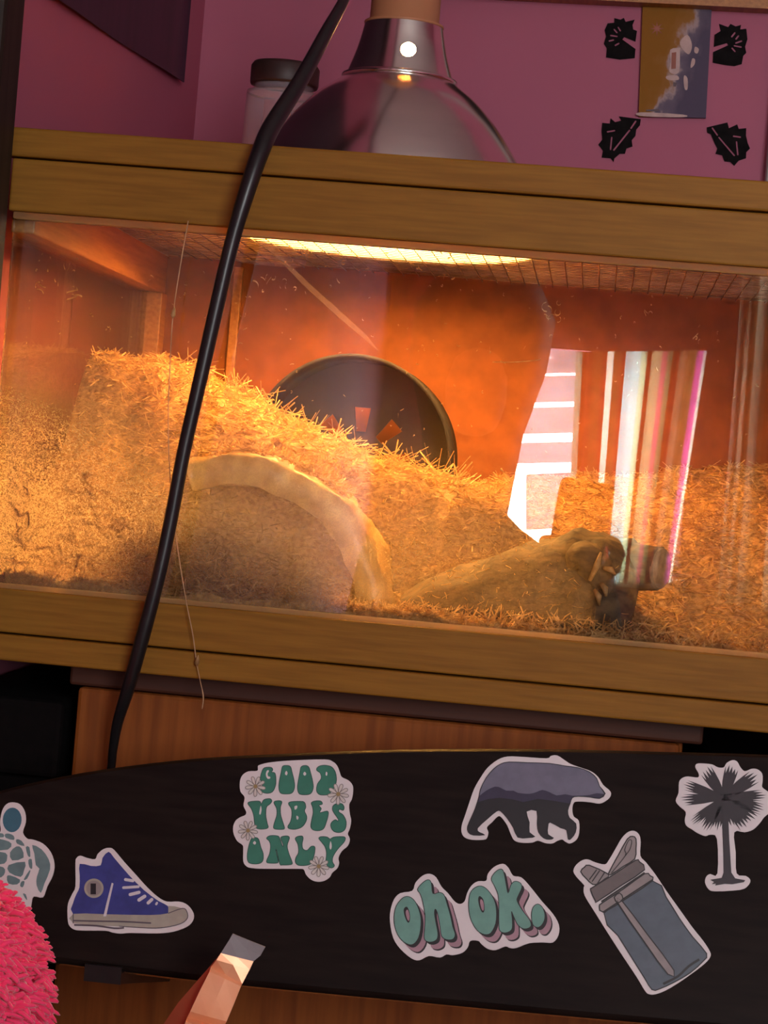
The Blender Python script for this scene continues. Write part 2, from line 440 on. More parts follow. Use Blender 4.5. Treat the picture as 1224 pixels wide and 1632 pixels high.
for p in pm.polygons:
    if p.normal.y > .5: p.material_index = 1
sp_ = link('side_pane', pane_me(VX0+.004, VX0+.007, .014, VY1-.02, Zr(-.11), Zr(.1415), 'x'), g_side, viv)

# lid: pine frame with wire mesh
lid = thing('enclosure_lid', (-0.09, 0.2, Zr(.1872)), 'pine framed wire mesh lid lying on top of the enclosure', 'lid')
LZ0, LZ1 = Zr(.1878), Zr(.2068)
link('lid_board', box_me('b', VX0, VX1, -.006, .040, LZ0, LZ1, .0014), pine, lid)
link('lid_board', box_me('b', VX0, VX1, VY1-.05, VY1, LZ0, LZ1, .0014), pine, lid)
link('lid_board', box_me('b', VX0, VX0+.045, .0405, VY1-.0505, LZ0, LZ1, .0014), pine_d, lid)
link('lid_board', box_me('b', VX1-.045, VX1, .0405, VY1-.0505, LZ0, LZ1, .0014), pine_d, lid)
V = []; Fc = []
def bar(a, b, r):
    a, b = Vector(a), Vector(b); t = (b-a).normalized(); u = Vector((0,0,1)); s = t.cross(u); k = len(V)
    for p in (a, b):
        for (i, j) in ((1,0), (0,1), (-1,0), (0,-1)): V.append(p+s*i*r+u*j*r)
    for i in range(4): Fc.append((k+i, k+(i+1) % 4, k+4+(i+1) % 4, k+4+i))
MZ = Zr(.172); x = VX0+.020
while x < VX1-.02: bar((x, .0145, MZ), (x+.002*math.sin(x*40), VY1-.0125, MZ), .00045); x += .0127
y = .018
while y < VY1-.014: bar((VX0+.0185, y, MZ+.0008), (VX1-.0125, y, MZ+.0008), .00055); y += .0127
wire = M('galvanised_wire', (0.45, 0.42, 0.38), 0.35, metal=0.8, col2=(0.3, 0.26, 0.22), scale=60)
tag(link('wire_mesh', mesh('wire_mesh', V, Fc), wire, lid), kind='stuff')

# ------------------------------------------------------------------ bedding heap
def interp(x, P):
    return np.interp(x, [p[0] for p in P], [p[1] for p in P])
FRONT = [(-.40, -.084), (-.30, -.087), (-.16, -.088), (-.10, -.090), (.0, -.093), (.23, -.094)]
MID = [(-.40, .020), (-.33, .020), (-.28, .020), (-.25, .024), (-.18, .008), (-.108, -.004), (-.07, -.012), (-.03, -.05), (.05, -.055), (.12, -.045), (.23, -.035)]
RIDGE = [(-.40, .074), (-.33, .070), (-.29, .056), (-.25, .040), (-.18, .012), (-.108, -.004), (-.07, -.010), (-.03, -.02), (.05, -.02), (.12, -.01), (.23, .0)]
BACK = [(-.40, .060), (-.33, .045), (-.26, .0), (-.15, -.02), (-.08, .005), (.0, .015), (.1, .03), (.23, .035)]
def sm(v): v = np.clip(v, 0, 1); return v*v*(3-2*v)
def height(x, y):
    f, m, r, b = interp(x, FRONT), interp(x, MID), interp(x, RIDGE), interp(x, BACK)
    y0 = np.interp(x, [-.40, -.30, -.24], [.005, .005, .085]); y1 = np.interp(x, [-.40, -.34, -.30, -.24], [.19, .17, .15, .155])
    h = f+(m-f)*sm((y-y0)/(y1-y0)); h = h+(r-m)*sm((y-.13)/.08); h = h+(b-r)*sm((y-.23)/.20)
    return h + .0025*np.sin(61*x+23*y)*np.cos(47*y-31*x) + .0015*np.sin(170*x+40*y)
gx, gy = np.meshgrid(np.linspace(VX0+.019, VX1-.013, 130), np.linspace(.0085, VY1-.035, 80), indexing='ij')
gz = height(gx, gy)+ZC
nX, nY = gx.shape
V = np.stack([gx, gy, gz], -1).reshape(-1, 3).tolist()
Fc = [(i*nY+j, (i+1)*nY+j, (i+1)*nY+j+1, i*nY+j+1) for i in range(nX-1) for j in range(nY-1)]
base = Zr(-.118); n0 = len(V)
edge = [i*nY for i in range(nX)] + [(nX-1)*nY+j for j in range(1, nY)] + [i*nY+nY-1 for i in range(nX-2, -1, -1)] + [j for j in range(nY-2, 0, -1)]
V += [(V[e][0], V[e][1], base) for e in edge]
for k in range(len(edge)):
    k2 = (k+1) % len(edge); Fc.append((edge[k], edge[k2], n0+k2, n0+k)[::-1])
Fc.append(tuple(n0+k for k in range(len(edge))))
straw = M('bedding', (0.54, 0.30, 0.105), 0.7, col2=(0.28, 0.14, 0.045), scale=320, bump=0.5, detail=3)
bb = straw.node_tree.nodes['Principled BSDF']      # loose shavings let light through
bb.inputs['Subsurface Weight'].default_value = 0.3; bb.inputs['Subsurface Radius'].default_value = (1.0, .5, .15); bb.inputs['Subsurface Scale'].default_value = .03
bed = link('bedding', mesh('bedding', V, Fc), straw, smooth=True)
tag(bed, 'heap of loose straw and shavings bedding inside the enclosure', 'bedding', kind='stuff')
# loose strands on and along the heap
def strands(n, xs, ys, zs, lmin, lmax, wmin, wmax, lift, seed):
    r = np.random.default_rng(seed)
    az = r.uniform(0, 2*np.pi, n); el = r.normal(0, lift, n); L = r.uniform(lmin, lmax, n); w = r.uniform(wmin, wmax, n)
    d = np.stack([np.cos(az)*np.cos(el), np.sin(az)*np.cos(el), np.sin(el)], -1)
    side = np.cross(d, r.normal(size=(n, 3))); side /= np.linalg.norm(side, axis=1, keepdims=True)
    bend = r.normal(size=(n, 3))*.16
    P = np.stack([xs, ys, zs], -1)
    V = []
    for t in (-.5, 0., .5):
        c = P + d*(L*t)[:, None] + bend*(L*(.25-t*t))[:, None]
        V += [c+side*w[:, None]*.5, c-side*w[:, None]*.5]
    V = np.stack(V, 1)
    V[..., 0] = np.clip(V[..., 0], VX0+.0195, VX1-.0135); V[..., 1] = np.clip(V[..., 1], .0078, VY1-.036); V[..., 2] = np.clip(V[..., 2], ZC-.117, ZC+.165)
    k = np.arange(n)[:, None]*6
    Fq = np.concatenate([k+np.array([0, 1, 3, 2]), k+np.array([2, 3, 5, 4])], 1).reshape(-1, 4)
    return V.reshape(-1, 3), Fq
parts = []
n = 42000; X = RNG.uniform(VX0+.02, VX1-.015, n); Y = .009+RNG.uniform(0, 1, n)**1.3*.42
parts.append(strands(n, X, Y, height(X, Y)+ZC+RNG.uniform(-.001, .003, n), .006, .020, .0004, .0011, .35, 1))
# strands pressed on the pane, from the floor up to the heap
n = 2500; X = RNG.uniform(VX0+.02, VX1-.015, n); hz = height(X, np.full(n, .012)); hz = np.maximum(hz, np.interp(X, [-.40, -.34, -.28, -.20], [.03, .0, -.05, -.08])); Zs = ZC-.1+RNG.uniform(0, 1, n)*(hz+.1)
parts.append(strands(n, X, RNG.uniform(.0085, .0115, n), Zs, .005, .014, .0004, .0011, .7, 2))
# long stalks poking out in front of the wheel
n = 500; X = RNG.uniform(-.33, -.10, n); Y = RNG.uniform(.14, .27, n)
parts.append(strands(n, X, Y, height(X, Y)+ZC+.005, .02, .045, .0005, .0011, .5, 3))
n = 2600; W_ = RNG.uniform(.9, 1.95, n); Y = RNG.uniform(.06, .16, n)
parts.append(strands(n, -.242+.110*np.cos(W_), Y, ZC-.098+.1085*np.sin(W_), .006, .018, .0004, .001, .5, 4))
# a thin fringe along the foot of the pane
n = 3500; X = RNG.uniform(VX0+.02, VX1-.015, n)
parts.append(strands(n, X, RNG.uniform(.009, .03, n), ZC-.094+RNG.uniform(-.004, .010, n)*np.interp(X, [-.4, -.1, .05], [1.6, .9, .5]), .006, .016, .0004, .001, .5, 5))
# fibres over the log
n = 330; X = RNG.uniform(-.115, .022, n); W_ = RNG.uniform(-.2, 3.3, n); r_ = np.interp(X, [-.125, -.10, -.07, -.04, -.012, .024], [.018, .030, .040, .048, .052, .046])*1.02
parts.append(strands(n, X, .076-r_*np.cos(W_*.62), ZC-.083+r_*np.sin(W_*.62), .004, .010, .0003, .0008, .5, 6))
Vs = []; Fs = []; o_ = 0
for v, f in parts: Vs.append(v); Fs.append(f+o_); o_ += len(v)
me = bpy.data.meshes.new('strands'); me.from_pydata(np.concatenate(Vs).tolist(), [], np.concatenate(Fs).tolist())
strawl = M('straw_strand', (0.66, 0.41, 0.165), 0.6, col2=(0.36, 0.19, 0.065), scale=140, transl=0.35)
tag(link('strands', me, strawl, bed), kind='stuff')

# ------------------------------------------------------------------ wheel, arch and log in the enclosure
plas = M('dark_plastic', (0.022, 0.020, 0.021), 0.75, spec=.2, col2=(0.014, 0.013, 0.013), scale=60, bump=0.2)
plas2 = M('dark_plastic_back', (0.016, 0.012, 0.010), 0.6, col2=(0.009, 0.007, 0.006), scale=50, bump=0.3)
wc = at(556, 727, .33); WR = .0815
wheel = thing('exercise_wheel', (wc.x, .36, wc.z-WR), 'dark grey round exercise wheel half sunk in bedding at the back', 'wheel')
def ring_me(name, r0, r1, y0, y1, c, sides=72):
    """annular tube about the Y axis"""
    V = []; Fc = []
    prof = ((r0, y0), (r1, y0), (r1, y1), (r0, y1))
    for (r, y) in prof:
        for k in range(sides):
            w = 2*math.pi*k/sides; V.append((c.x+r*math.cos(w), y, c.z+r*math.sin(w)))
    for i in range(4):
        j = (i+1) % 4
        for k in range(sides):
            k2 = (k+1) % sides; Fc.append((i*sides+k, i*sides+k2, j*sides+k2, j*sides+k)[::-1])
    return mesh(name, V, Fc)
link('rim', ring_me('rim', WR-.003, WR, .332, .405, wc), plas, wheel, True)
# slotted back disc
outer = ell(0, 0, WR-.003, WR-.003, 64); holes = []
for k in range(8):
    a = 2*math.pi*k/8
    holes.append([(r*math.cos(a+da), r*math.sin(a+da)) for r, da in ((.022, -.18), (.042, -.16), (.042, .16), (.022, .18))])
link('back_disc', flat_me('disc', [outer]+holes, lambda x, y: Vector((wc.x+x, .402, wc.z+y)), .002, Vector((0, -1, 0))), plas2, wheel)
link('axle', ring_me('axle', .0005, .006, .385, .425, wc, 20), plas, wheel)
link('stand', box_me('stand', wc.x-.012, wc.x+.012, .412, .424, Zr(-.118), wc.z+.006, .002), plas, wheel)

# arched wooden hide
bark = M('bark', (0.80, 0.50, 0.17), 0.4, col2=(0.45, 0.24, 0.07), scale=55, stretch=(1, .35, 1), bump=0.6)
ac = Vector((-.242, .05, Zr(-.098))); V = []; Fc = []; na = 48; ny = 10
rr = random.Random(3)
for side, r0 in ((0, .108), (1, .086)):
    for j in range(ny+1):
        for i in range(na+1):
            w = 1.95*i/na
            r = r0 + (.0016*math.sin(9*w+j*.7)+.0012*math.sin(23*w+1.9*j)+rr.uniform(-.0006, .0006))*(1 if side == 0 else .5)
            e = .0035 if (side == 0 and j in (0, ny)) else 0
            V.append((ac.x+(r-e)*math.cos(w), ac.y+.12*j/ny, ac.z+(r-e)*math.sin(w)*.98))
n1 = (ny+1)*(na+1); idx = lambda s, j, i: s*n1+j*(na+1)+i
for j in range(ny):
    for i in range(na):
        Fc.append((idx(0,j,i), idx(0,j,i+1), idx(0,j+1,i+1), idx(0,j+1,i))); Fc.append((idx(1,j+1,i), idx(1,j+1,i+1), idx(1,j,i+1), idx(1,j,i)))
for i in range(na):
    Fc.append((idx(1,0,i), idx(1,0,i+1), idx(0,0,i+1), idx(0,0,i))); Fc.append((idx(0,ny,i), idx(0,ny,i+1), idx(1,ny,i+1), idx(1,ny,i)))
for j in range(ny):
    for i in (0, na): Fc.append((idx(0,j,i), idx(0,j+1,i), idx(1,j+1,i), idx(1,j,i)))
arch = link('arched_hide', mesh('arch', V, Fc), bark, smooth=True)
tag(recenter(arch), 'half round wooden arch hide with lit rim, buried under the bedding heap', 'hide')

# log with a cut branch stub
logm = M('log_wood', (0.11, 0.066, 0.028), 0.8, col2=(0.018, 0.011, 0.006), scale=150, stretch=(.5, 1, 1), bump=0.8)
logd = M('log_end', (0.24, 0.17, 0.10), 0.85, col2=(0.13, 0.09, 0.05), scale=160, bump=0.6)
pl = [(-.125, .075, -.098, .018), (-.10, .075, -.092, .030), (-.07, .076, -.087, .040), (-.04, .077, -.083, .048), (-.012, .078, -.080, .052), (.006, .076, -.079, .052), (.018, .074, -.081, .048), (.024, .074, -.082, .036)]
log = thing('branch_log', (-.05, .078, Zr(-.118)), 'rough weathered log with knot lying on bedding at front right', 'log')
def rough_tube(name, pts, rad, sides, amp, seed):
    pts = crom(pts, 4, False); rad = [p[3] for p in pts]; rr = random.Random(seed)
    me = tube_me(name, [(p[0], p[1], ZC+p[2]) for p in pts], rad, sides)
    for k, v in enumerate(me.vertices):
        i = k//sides; c = Vector((pts[i][0], pts[i][1], ZC+pts[i][2])); w = 2*math.pi*(k % sides)/sides
        s = 1+amp*(.5*math.sin(3*w+.3*i)+.35*math.sin(5*w+1.1*i)+.3*math.sin(8*w-.6*i))+rr.uniform(-amp, amp)*.3
        v.co = c+(v.co-c)*s
    return me
link('trunk', rough_tube('trunk', pl, None, 36, .10, 5), logm, log, True)
st = link('branch_stub', rough_tube('stub', [(-.012, .090, -.056, .017), (.012, .078, -.047, .0165), (.030, .068, -.045, .0155), (.042, .062, -.045, .0145)], None, 24, .06, 6), logm, log, True)
link('cut_end', tube_me('cut_end', [(.0415, .0622, Zr(-.045)), (.0435, .0612, Zr(-.045))], [.0145, .0135], 24), logd, st)
kn = link('knot', rough_tube('knot', [(-.016, .040, -.048, .004), (-.012, .036, -.040, .009), (-.004, .034, -.042, .011), (.003, .036, -.052, .010), (.006, .038, -.064, .008), (.006, .040, -.074, .004)], None, 14, .2, 8), logm, log, True)
for k, (a, b) in enumerate((((940, 925), (958, 880)), ((962, 905), (980, 915)), ((958, 930), (966, 950)), ((948, 940), (955, 965)))):
    p, q = at(*a, .022), at(*b, .020)
    link('splinter', tube_me('splinter', [p, (p+q)/2+Vector((.001, -.002, .001)), q], [.0012, .0022, .0008], 8), strawl, log, True)

# ------------------------------------------------------------------ dome lamp on the lid
LC = Vector((-.1775, .235, 0)); LK = 1.0212; Zk = lambda v: ZC+v*LK
lamp = thing('dome_lamp', (LC.x, LC.y, MZ+.002), 'polished aluminium dome heat lamp standing on the mesh lid', 'lamp')
alu = M('brushed_aluminium', (0.80, 0.76, 0.70), 0.19, metal=1.0, col2=(0.72, 0.69, 0.64), scale=14, stretch=(1, 1, 4), bump=0.04)
inner_w = M('reflector_inside', (0.8, 0.78, 0.74), 0.5, metal=0.0, col2=(0.78, 0.75, 0.7), scale=20)
prof = crom([(.109, .1745), (.108, .186), (.104, .205), (.0975, .224), (.0875, .242), (.074, .2605), (.059, .276), (.045, .2865), (.0405, .2905)], 5, False)
prof = [(r*LK, max(Zr(.1745), Zk(z)) if z > .18 else Zr(.1745)+(z-.1745)) for r, z in prof]
link('dome_shade', lathe_me('dome', prof, LC, 96), alu, lamp, True)
link('reflector', lathe_me('refl', [(r-.0015, z) for r, z in prof], LC, 64), inner_w, lamp, True)
# neck with a round vent hole showing the bulb
nk0, nk1 = (.0400*LK, .2905*LK), (.0287*LK, .3305*LK); hc = at(650, 77, LC.y-.038)
V = []; Fc = []; na, nz_ = 180, 48
for j in range(nz_+1):
    t = j/nz_; r = nk0[0]*(1-t)+nk1[0]*t - .0012*math.sin(math.pi*t); z = ZC+nk0[1]*(1-t)+nk1[1]*t
    for k in range(na):
        w = 2*math.pi*k/na; V.append(Vector((LC.x+r*math.cos(w), LC.y+r*math.sin(w), z)))
def inhole(p): return p.y < LC.y and (p.x-hc.x)**2+(p.z-hc.z)**2 < .0056**2
for j in range(nz_):
    for k in range(na):
        f = (j*na+k, j*na+(k+1) % na, (j+1)*na+(k+1) % na, (j+1)*na+k)
        if not all(inhole(V[i]) for i in f): Fc.append(f)
for p in V:      # snap the ragged rim onto the circle
    if inhole(p):
        d = Vector((p.x-hc.x, 0, p.z-hc.z)); l = d.length
        if l > 1e-6: p.x, p.z = hc.x+d.x/l*.0056, hc.z+d.z/l*.0056
neck = link('neck', mesh('neck', V, Fc), alu, lamp, True)
link('neck_seam', lathe_me('seam', [(.0410*LK, Zk(.2885)), (.0425*LK, Zk(.2895)), (.0425*LK, Zk(.2915)), (.0400*LK, Zk(.2925))], LC, 64), alu, lamp, True)
porc = M('socket_ceramic', (0.50, 0.22, 0.10), 0.5, col2=(0.45, 0.19, 0.085), scale=20)
link('socket', lathe_me('socket', [(.0001, Zk(.3290)), (.0292*LK, Zk(.3295)), (.0292*LK, Zk(.3312)), (.0255*LK, Zk(.333)), (.0250*LK, Zk(.40)), (.020*LK, Zk(.41)), (.0001, Zk(.411))], LC, 48), porc, lamp, True)
bulbm = emission('bulb_glow', (1.0, 0.47, 0.11), 220.0)
link('bulb', lathe_me('bulb', crom([(.0008, Zk(.187)), (.018, Zk(.191)), (.029, Zk(.205)), (.030, Zk(.221)), (.023, Zk(.246)), (.0155, Zk(.275)), (.0135, Zk(.326))], 3, False), LC, 24), bulbm, lamp, True)

# jar behind the cord
jc = at(450, 170, .405)
jar = thing('jar', (jc.x, .405, MZ+.002), 'clear jar with dark brown screw lid standing on the mesh lid', 'jar')
jglass = M('jar_glass', (0.62, 0.52, 0.55), 0.12, spec=0.6, col2=(0.55, 0.46, 0.5), scale=15)
nt = jglass.node_tree; b_ = nt.nodes['Principled BSDF']; b_.inputs['Alpha'].default_value = 0.38
jl = at(453, 138, .405).z; jt = at(453, 101, .405).z; jk = 1.06
link('jar_body', lathe_me('jb', crom([(r_*jk, z_) for r_, z_ in ((.0001, MZ+.0022), (.026, MZ+.0022), (.029, MZ+.006), (.029, jl-.018), (.0275, jl-.008), (.0235, jl-.003), (.0235, jl+.004))], 4, False), jc, 48), jglass, jar, True)
jlid = M('jar_lid', (0.035, 0.014, 0.012), 0.5, col2=(0.05, 0.02, 0.016), scale=70)
link('jar_lid', lathe_me('jl', [(r_*jk, z_) for r_, z_ in ((.0001, jl), (.0262, jl), (.0268, jl+.002), (.0268, jt-.004), (.0250, jt-.001), (.0001, jt))], jc, 48), jlid, jar, True)
jlab = M('jar_label', (0.42, 0.24, 0.26), 0.7, col2=(0.38, 0.2, 0.23), scale=40)
V = []; Fc = []
for j in (0, 1):
    for k in range(13):
        w = -math.pi/2-.35+.75*k/12; V.append((jc.x+.0312*math.cos(w), .405+.0312*math.sin(w), (jl-.045, jl-.016)[j]))
for k in range(12): Fc.append((k, k+1, k+14, k+13))
link('jar_label', mesh('lab', V, Fc), jlab, jar)

# ------------------------------------------------------------------ things on the walls
YW = YB-0.0015
WN = Vector((0, -1, 0))
def walltf(ox, oy, s, Y):
    return lambda x, y: at(ox+x/s, oy+y/s, Y)
inkp = M('black_paper', (0.006, 0.005, 0.005), 0.85, spec=.08, col2=(0.012, 0.01, 0.01), scale=90)
tfd = walltf(930, 0, 4.163, YW)
DEC = [
 ('upper left', [(135,290),(150,240),(140,200),(160,155),(205,150),(205,120),(245,130),(268,118),(280,145),(340,130),(325,165),(330,195),(355,205),(345,275),(270,245),(258,262),(345,325),(340,385),(240,395),(150,380),(155,320)],
  [((205,195),(222,215)),((232,182),(244,203)),((182,235),(222,241)),((172,271),(198,265)),((212,300),(235,287))],
  'jagged black paper cut-out at the upper left of the gold card'),
 ('upper right', [(865,310),(952,285),(960,300),(860,345),(858,415),(930,430),(1000,438),(1050,425),(1060,370),(1080,350),(1072,310),(1088,260),(1080,190),(1040,195),(1045,165),(1010,175),(975,158),(960,180),(900,158),(910,205),(870,230)],
  [((984,243),(1004,218)),((1012,258),(1028,238)),((1012,285),(1048,272)),((1002,303),(1045,311)),((987,320),(1005,340))],
  'jagged black paper cut-out at the upper right of the gold card'),
 ('lower left', [(235,772),(380,790),(375,830),(350,860),(345,900),(320,930),(325,972),(285,985),(275,1020),(240,1020),(205,1050),(200,1075),(180,1050),(120,1045),(130,1000),(98,960),(125,925),(120,870),(125,815),(175,820),(180,785),(210,810),(250,800)],
  [((202,995),(305,865)),((316,850),(346,805)),((188,912),(180,990)),((160,874),(205,866))],
  'jagged black paper cut-out below the gold card, on its left'),
 ('lower right', [(818,845),(955,812),(965,850),(1020,825),(1030,855),(1080,850),(1078,900),(1090,950),(1105,985),(1080,1010),(1078,1050),(1030,1065),(1000,1100),(975,1075),(935,1070),(920,1030),(875,1020),(888,985),(870,950),(845,890),(820,880)],
  [((856,850),(888,895)),((900,912),(1000,1030)),((1016,942),(1024,1025)),((997,903),(1040,909))],
  'jagged black paper cut-out below the gold card, on its right')]
for nm, out, caps, lab in DEC:
    hl = [capsule(a, b, 5.5) for a, b in caps]
    o = link('paper_cutout', flat_me('cut', [out]+hl, tfd, .0008, WN), inkp)
    tag(recenter(o), lab, 'wall decoration', 'black paper cut-outs around the gold card')

def card_mat():
    m = bpy.data.materials.new('card_print'); m.use_nodes = True; nt = m.node_tree; b = nt.nodes['Principled BSDF']
    b.inputs['Roughness'].default_value = 0.6; b.inputs['Specular IOR Level'].default_value = .12
    tc = nt.nodes.new('ShaderNodeTexCoord'); sp = nt.nodes.new('ShaderNodeSeparateXYZ'); nt.links.new(tc.outputs['Generated'], sp.inputs[0])
    nz = nt.nodes.new('ShaderNodeTexNoise'); nz.inputs['Scale'].default_value = 5; nz.inputs['Detail'].default_value = 5; nt.links.new(tc.outputs['Generated'], nz.inputs['Vector'])
    a = nt.nodes.new('ShaderNodeMath'); a.operation = 'MULTIPLY_ADD'; a.inputs[1].default_value = -0.35; nt.links.new(sp.outputs['Z'], a.inputs[0]); nt.links.new(sp.outputs['X'], a.inputs[2])
    c = nt.nodes.new('ShaderNodeMath'); c.operation = 'MULTIPLY_ADD'; c.inputs[1].default_value = 0.7; nt.links.new(nz.outputs['Fac'], c.inputs[0]); nt.links.new(a.outputs[0], c.inputs[2])
    cr = nt.nodes.new('ShaderNodeValToRGB'); e = cr.color_ramp.elements
    e[0].position = .45; e[0].color = (.27, .11, .012, 1); e[1].position = .62; e[1].color = (.30, .13, .03, 1)
    for p, q in ((.70, (.40, .29, .28)), (.78, (.15, .115, .155)), (1.0, (.09, .07, .11))):
        k = e.new(p); k.color = (*q, 1)
    nt.links.new(c.outputs[0], cr.inputs[0]); nt.links.new(cr.outputs[0], b.inputs['Base Color'])
    return m
card = thing('art_card', at(1072, 186, YB-.006), 'small gold and grey-blue abstract card fixed on the pink wall', 'picture')
tfc = walltf(930, 0, 4.163, YB-.006)
link('card_face', flat_me('card', [[(392,45),(850,62),(812,782),(366,772)]], tfc, .0045, WN), card_mat(), card)
tfc2 = walltf(930, 0, 4.163, YB-.0064)
redm = M('card_red', (.30, .06, .02), .5, col2=(.26, .05, .02), scale=90); palem = M('card_pale', (.42, .27, .24), .5, col2=(.55, .36, .32), scale=90); dkm = M('card_dark', (.10, .05, .06), .5, col2=(.08, .04, .05), scale=90)
star = []
for k in range(16):
    a = math.pi*k/8; r = 52 if k % 2 == 0 else 14; star.append((487+r*math.cos(a), 190+r*math.sin(a)))
link('star', flat_me('star', [star], tfc2), redm, card)
for lp in ([(575,330),(640,318),(640,335),(632,480),(570,478),(578,410)], [(720,390),(740,395),(735,430),(710,450)], [(668,500),(690,520),(690,590),(672,592),(664,540)], [(640,280),(690,230),(720,300),(700,360),(660,330)], [(380,745),(660,760),(655,778),(380,770)], [(740,310),(765,325),(755,355),(735,345)], [(550,505),(620,500),(630,530),(560,530)]):
    link('fleck', flat_me('fleck', [crom(lp, 3)], tfc2), palem, card)
tfc3 = walltf(930, 0, 4.163, YB-.0068)
for lp in ([(585,350),(615,345),(612,455),(582,458)], [(595,545),(620,548),(612,575),(596,572)], [(415,728),(500,722),(505,738),(415,738)]):
    link('figure', flat_me('fig', [lp], tfc3), redm if lp[0][0] == 585 else dkm, card)

# framed dark picture above, its lower rail just in view
p0, p1 = at(560, -18, YB-.02), at(1400, 24, YB-.02)
ux = (p1-p0).normalized(); uz = Vector((0, -1, 0)).cross(ux)*-1
if uz.z < 0: uz = -uz
fr = thing('framed_picture', p0, 'dark picture in a brown wooden frame at the top edge of the photo', 'picture')
def slab(name, s0, s1, t0, t1, y0, y1, mat, par):
    V = [p0+ux*s+uz*t+Vector((0, y, 0)) for y in (y0, y1) for (s, t) in ((s0, t0), (s1, t0), (s1, t1), (s0, t1))]
    return link(name, mesh(name, V, [(0,1,2,3), (7,6,5,4), (0,4,5,1), (1,5,6,2), (2,6,7,3), (3,7,4,0)]), mat, par)
Lf = (p1-p0).length
slab('frame_rail', 0, Lf, 0, .0085, -.004, .018, pine_d, fr); slab('frame_rail', 0, Lf, .21, .2185, -.004, .018, pine_d, fr)
slab('frame_rail', 0, .0085, .0086, .2099, -.004, .018, pine_d, fr); slab('frame_rail', Lf-.0085, Lf, .0086, .2099, -.004, .018, pine_d, fr)
slab('picture_sheet', .0086, Lf-.0086, .0086, .2099, .006, .012, inkp, fr)

# dark banner on the left wall
ban = M('banner_cloth', (0.025, 0.008, 0.02), 0.5, col2=(0.05, 0.014, 0.035), scale=8, stretch=(1, 6, .5))
def at_x(px, py, Xp):
    d = ray(px, py); t = (Xp-CAM.x)/d.x; return CAM+d*t
b1 = at_x(290, 131, XL+.004); b0 = at_x(88, -2, XL+.004)
V = []; Fc = []; nu = 16
for s in (0, 1):
    for j in (0, 1):
        for i in range(nu+1):
            u = i/nu*1.6; p = b1.lerp(b0, u); V.append((XL+.0035+.0018*math.sin(7*u+1)+s*.0012, p.y, p.z+(0 if j == 0 else .34)))
n1 = 2*(nu+1)
for s in (0, 1):
    for i in range(nu):
        a = s*n1+i; f = (a, a+1, a+nu+2, a+nu+1); Fc.append(f if s else f[::-1])
for i in range(nu): Fc.append((i, i+1, n1+i+1, n1+i)[::-1])
Fc.append((0, nu+1, n1+nu+1, n1)); Fc.append((nu, 2*nu+1, n1+2*nu+1, n1+nu)[::-1])
o = link('wall_banner', mesh('banner', V, Fc), ban, smooth=True)
tag(recenter(o), 'dark purple cloth banner hanging on the left pink wall', 'banner')

# dark post left of the enclosure
post = link('wooden_post', box_me('post', XL+.001, -.3976, -.062, -.014, 0, 1.9, .004), darkw)
tag(recenter(post), 'dark stained upright wooden post at the left edge beside the enclosure', 'post')

# ------------------------------------------------------------------ black cord and hanging strand
cp = [(556, -30, .10), (548, 0, .085), (520, 52, .055), (478, 130, .02), (434, 200, -.012), (414, 245, -.028), (392, 310, -.034), (370, 385, -.034), (345, 490, -.033), (318, 610, -.032), (293, 720, -.031), (272, 830, -.030), (250, 930, -.030), (226, 1020, -.028), (205, 1095, -.022), (188, 1150, -.014), (180, 1195, -.006), (176, 1230, .0), (160, 1290, .004), (125, 1380, .004)]
wd = [16, 17, 22, 26, 30, 30, 28, 25, 25, 24, 23, 23, 23, 24, 22, 18, 15, 14, 14, 14]
pts = []; rad = []
for (x, y, Y), w_ in zip(cp, wd):
    p = at(x, y, Y); pts.append((p.x, p.y, p.z, w_*.5*(Y+1.45)/F))
pts = [(LC.x, LC.y, Zk(.4105), .003), (LC.x, LC.y-.005, Zk(.428), .003), (LC.x-.004, LC.y-.035, Zk(.440), .003), (LC.x-.014, LC.y-.080, Zk(.415), .0032)] + pts
lastp = pts[-1]; pts += [(-.362, .004, .53, .0028), (-.368, .004, .35, .0028), (-.368, .004, .12, .0028), (-.37, -.03, .004, .0028)]
pts = crom(pts, 5, False)
o = link('power_cord', tube_me('cord', [p[:3] for p in pts], [p[3] for p in pts], 12), black, smooth=True)
tag(o, 'black power cord hanging down from the dome lamp across the enclosure front', 'cord')

hairm = M('dry_stalk', (0.55, 0.34, 0.18), 0.6, col2=(0.4, 0.22, 0.1), scale=60)
sp = [(300, 352), (288, 420), (276, 500), (271, 580), (268, 680), (273, 790), (284, 880), (297, 960), (307, 1010), (313, 1055)]
hs = thing('straw_thread', at(313, 1055, -.012), 'thin dry straw thread with bits hanging over the pane beside the cord', 'thread')
pp = crom([tuple(at(x, y, -.011)) for x, y in sp], 4, False)
link('thread', tube_me('thread', pp, .0004, 6), hairm, hs, True)
pp = crom([tuple(at(x, y, -.012)) for x, y in ((314, 1060), (319, 1085), (324, 1110), (322, 1130))], 4, False)
link('thread_tail', tube_me('tail', pp, [.0003]*(len(pp)-6)+[.0005]*5+[.0002], 6), hairm, hs, True)
for (x, y, l) in ((276, 498, 9), (274, 783, 8), (314, 1053, 9)):
    a, b = at(x+2, y-l, -.0125), at(x-1, y+l, -.0125)
    link('chaff', tube_me('chaff', [a, a.lerp(b, .35), a.lerp(b, .75), b], [.0003, .0012, .0016, .0004], 8), strawl, hs, True)

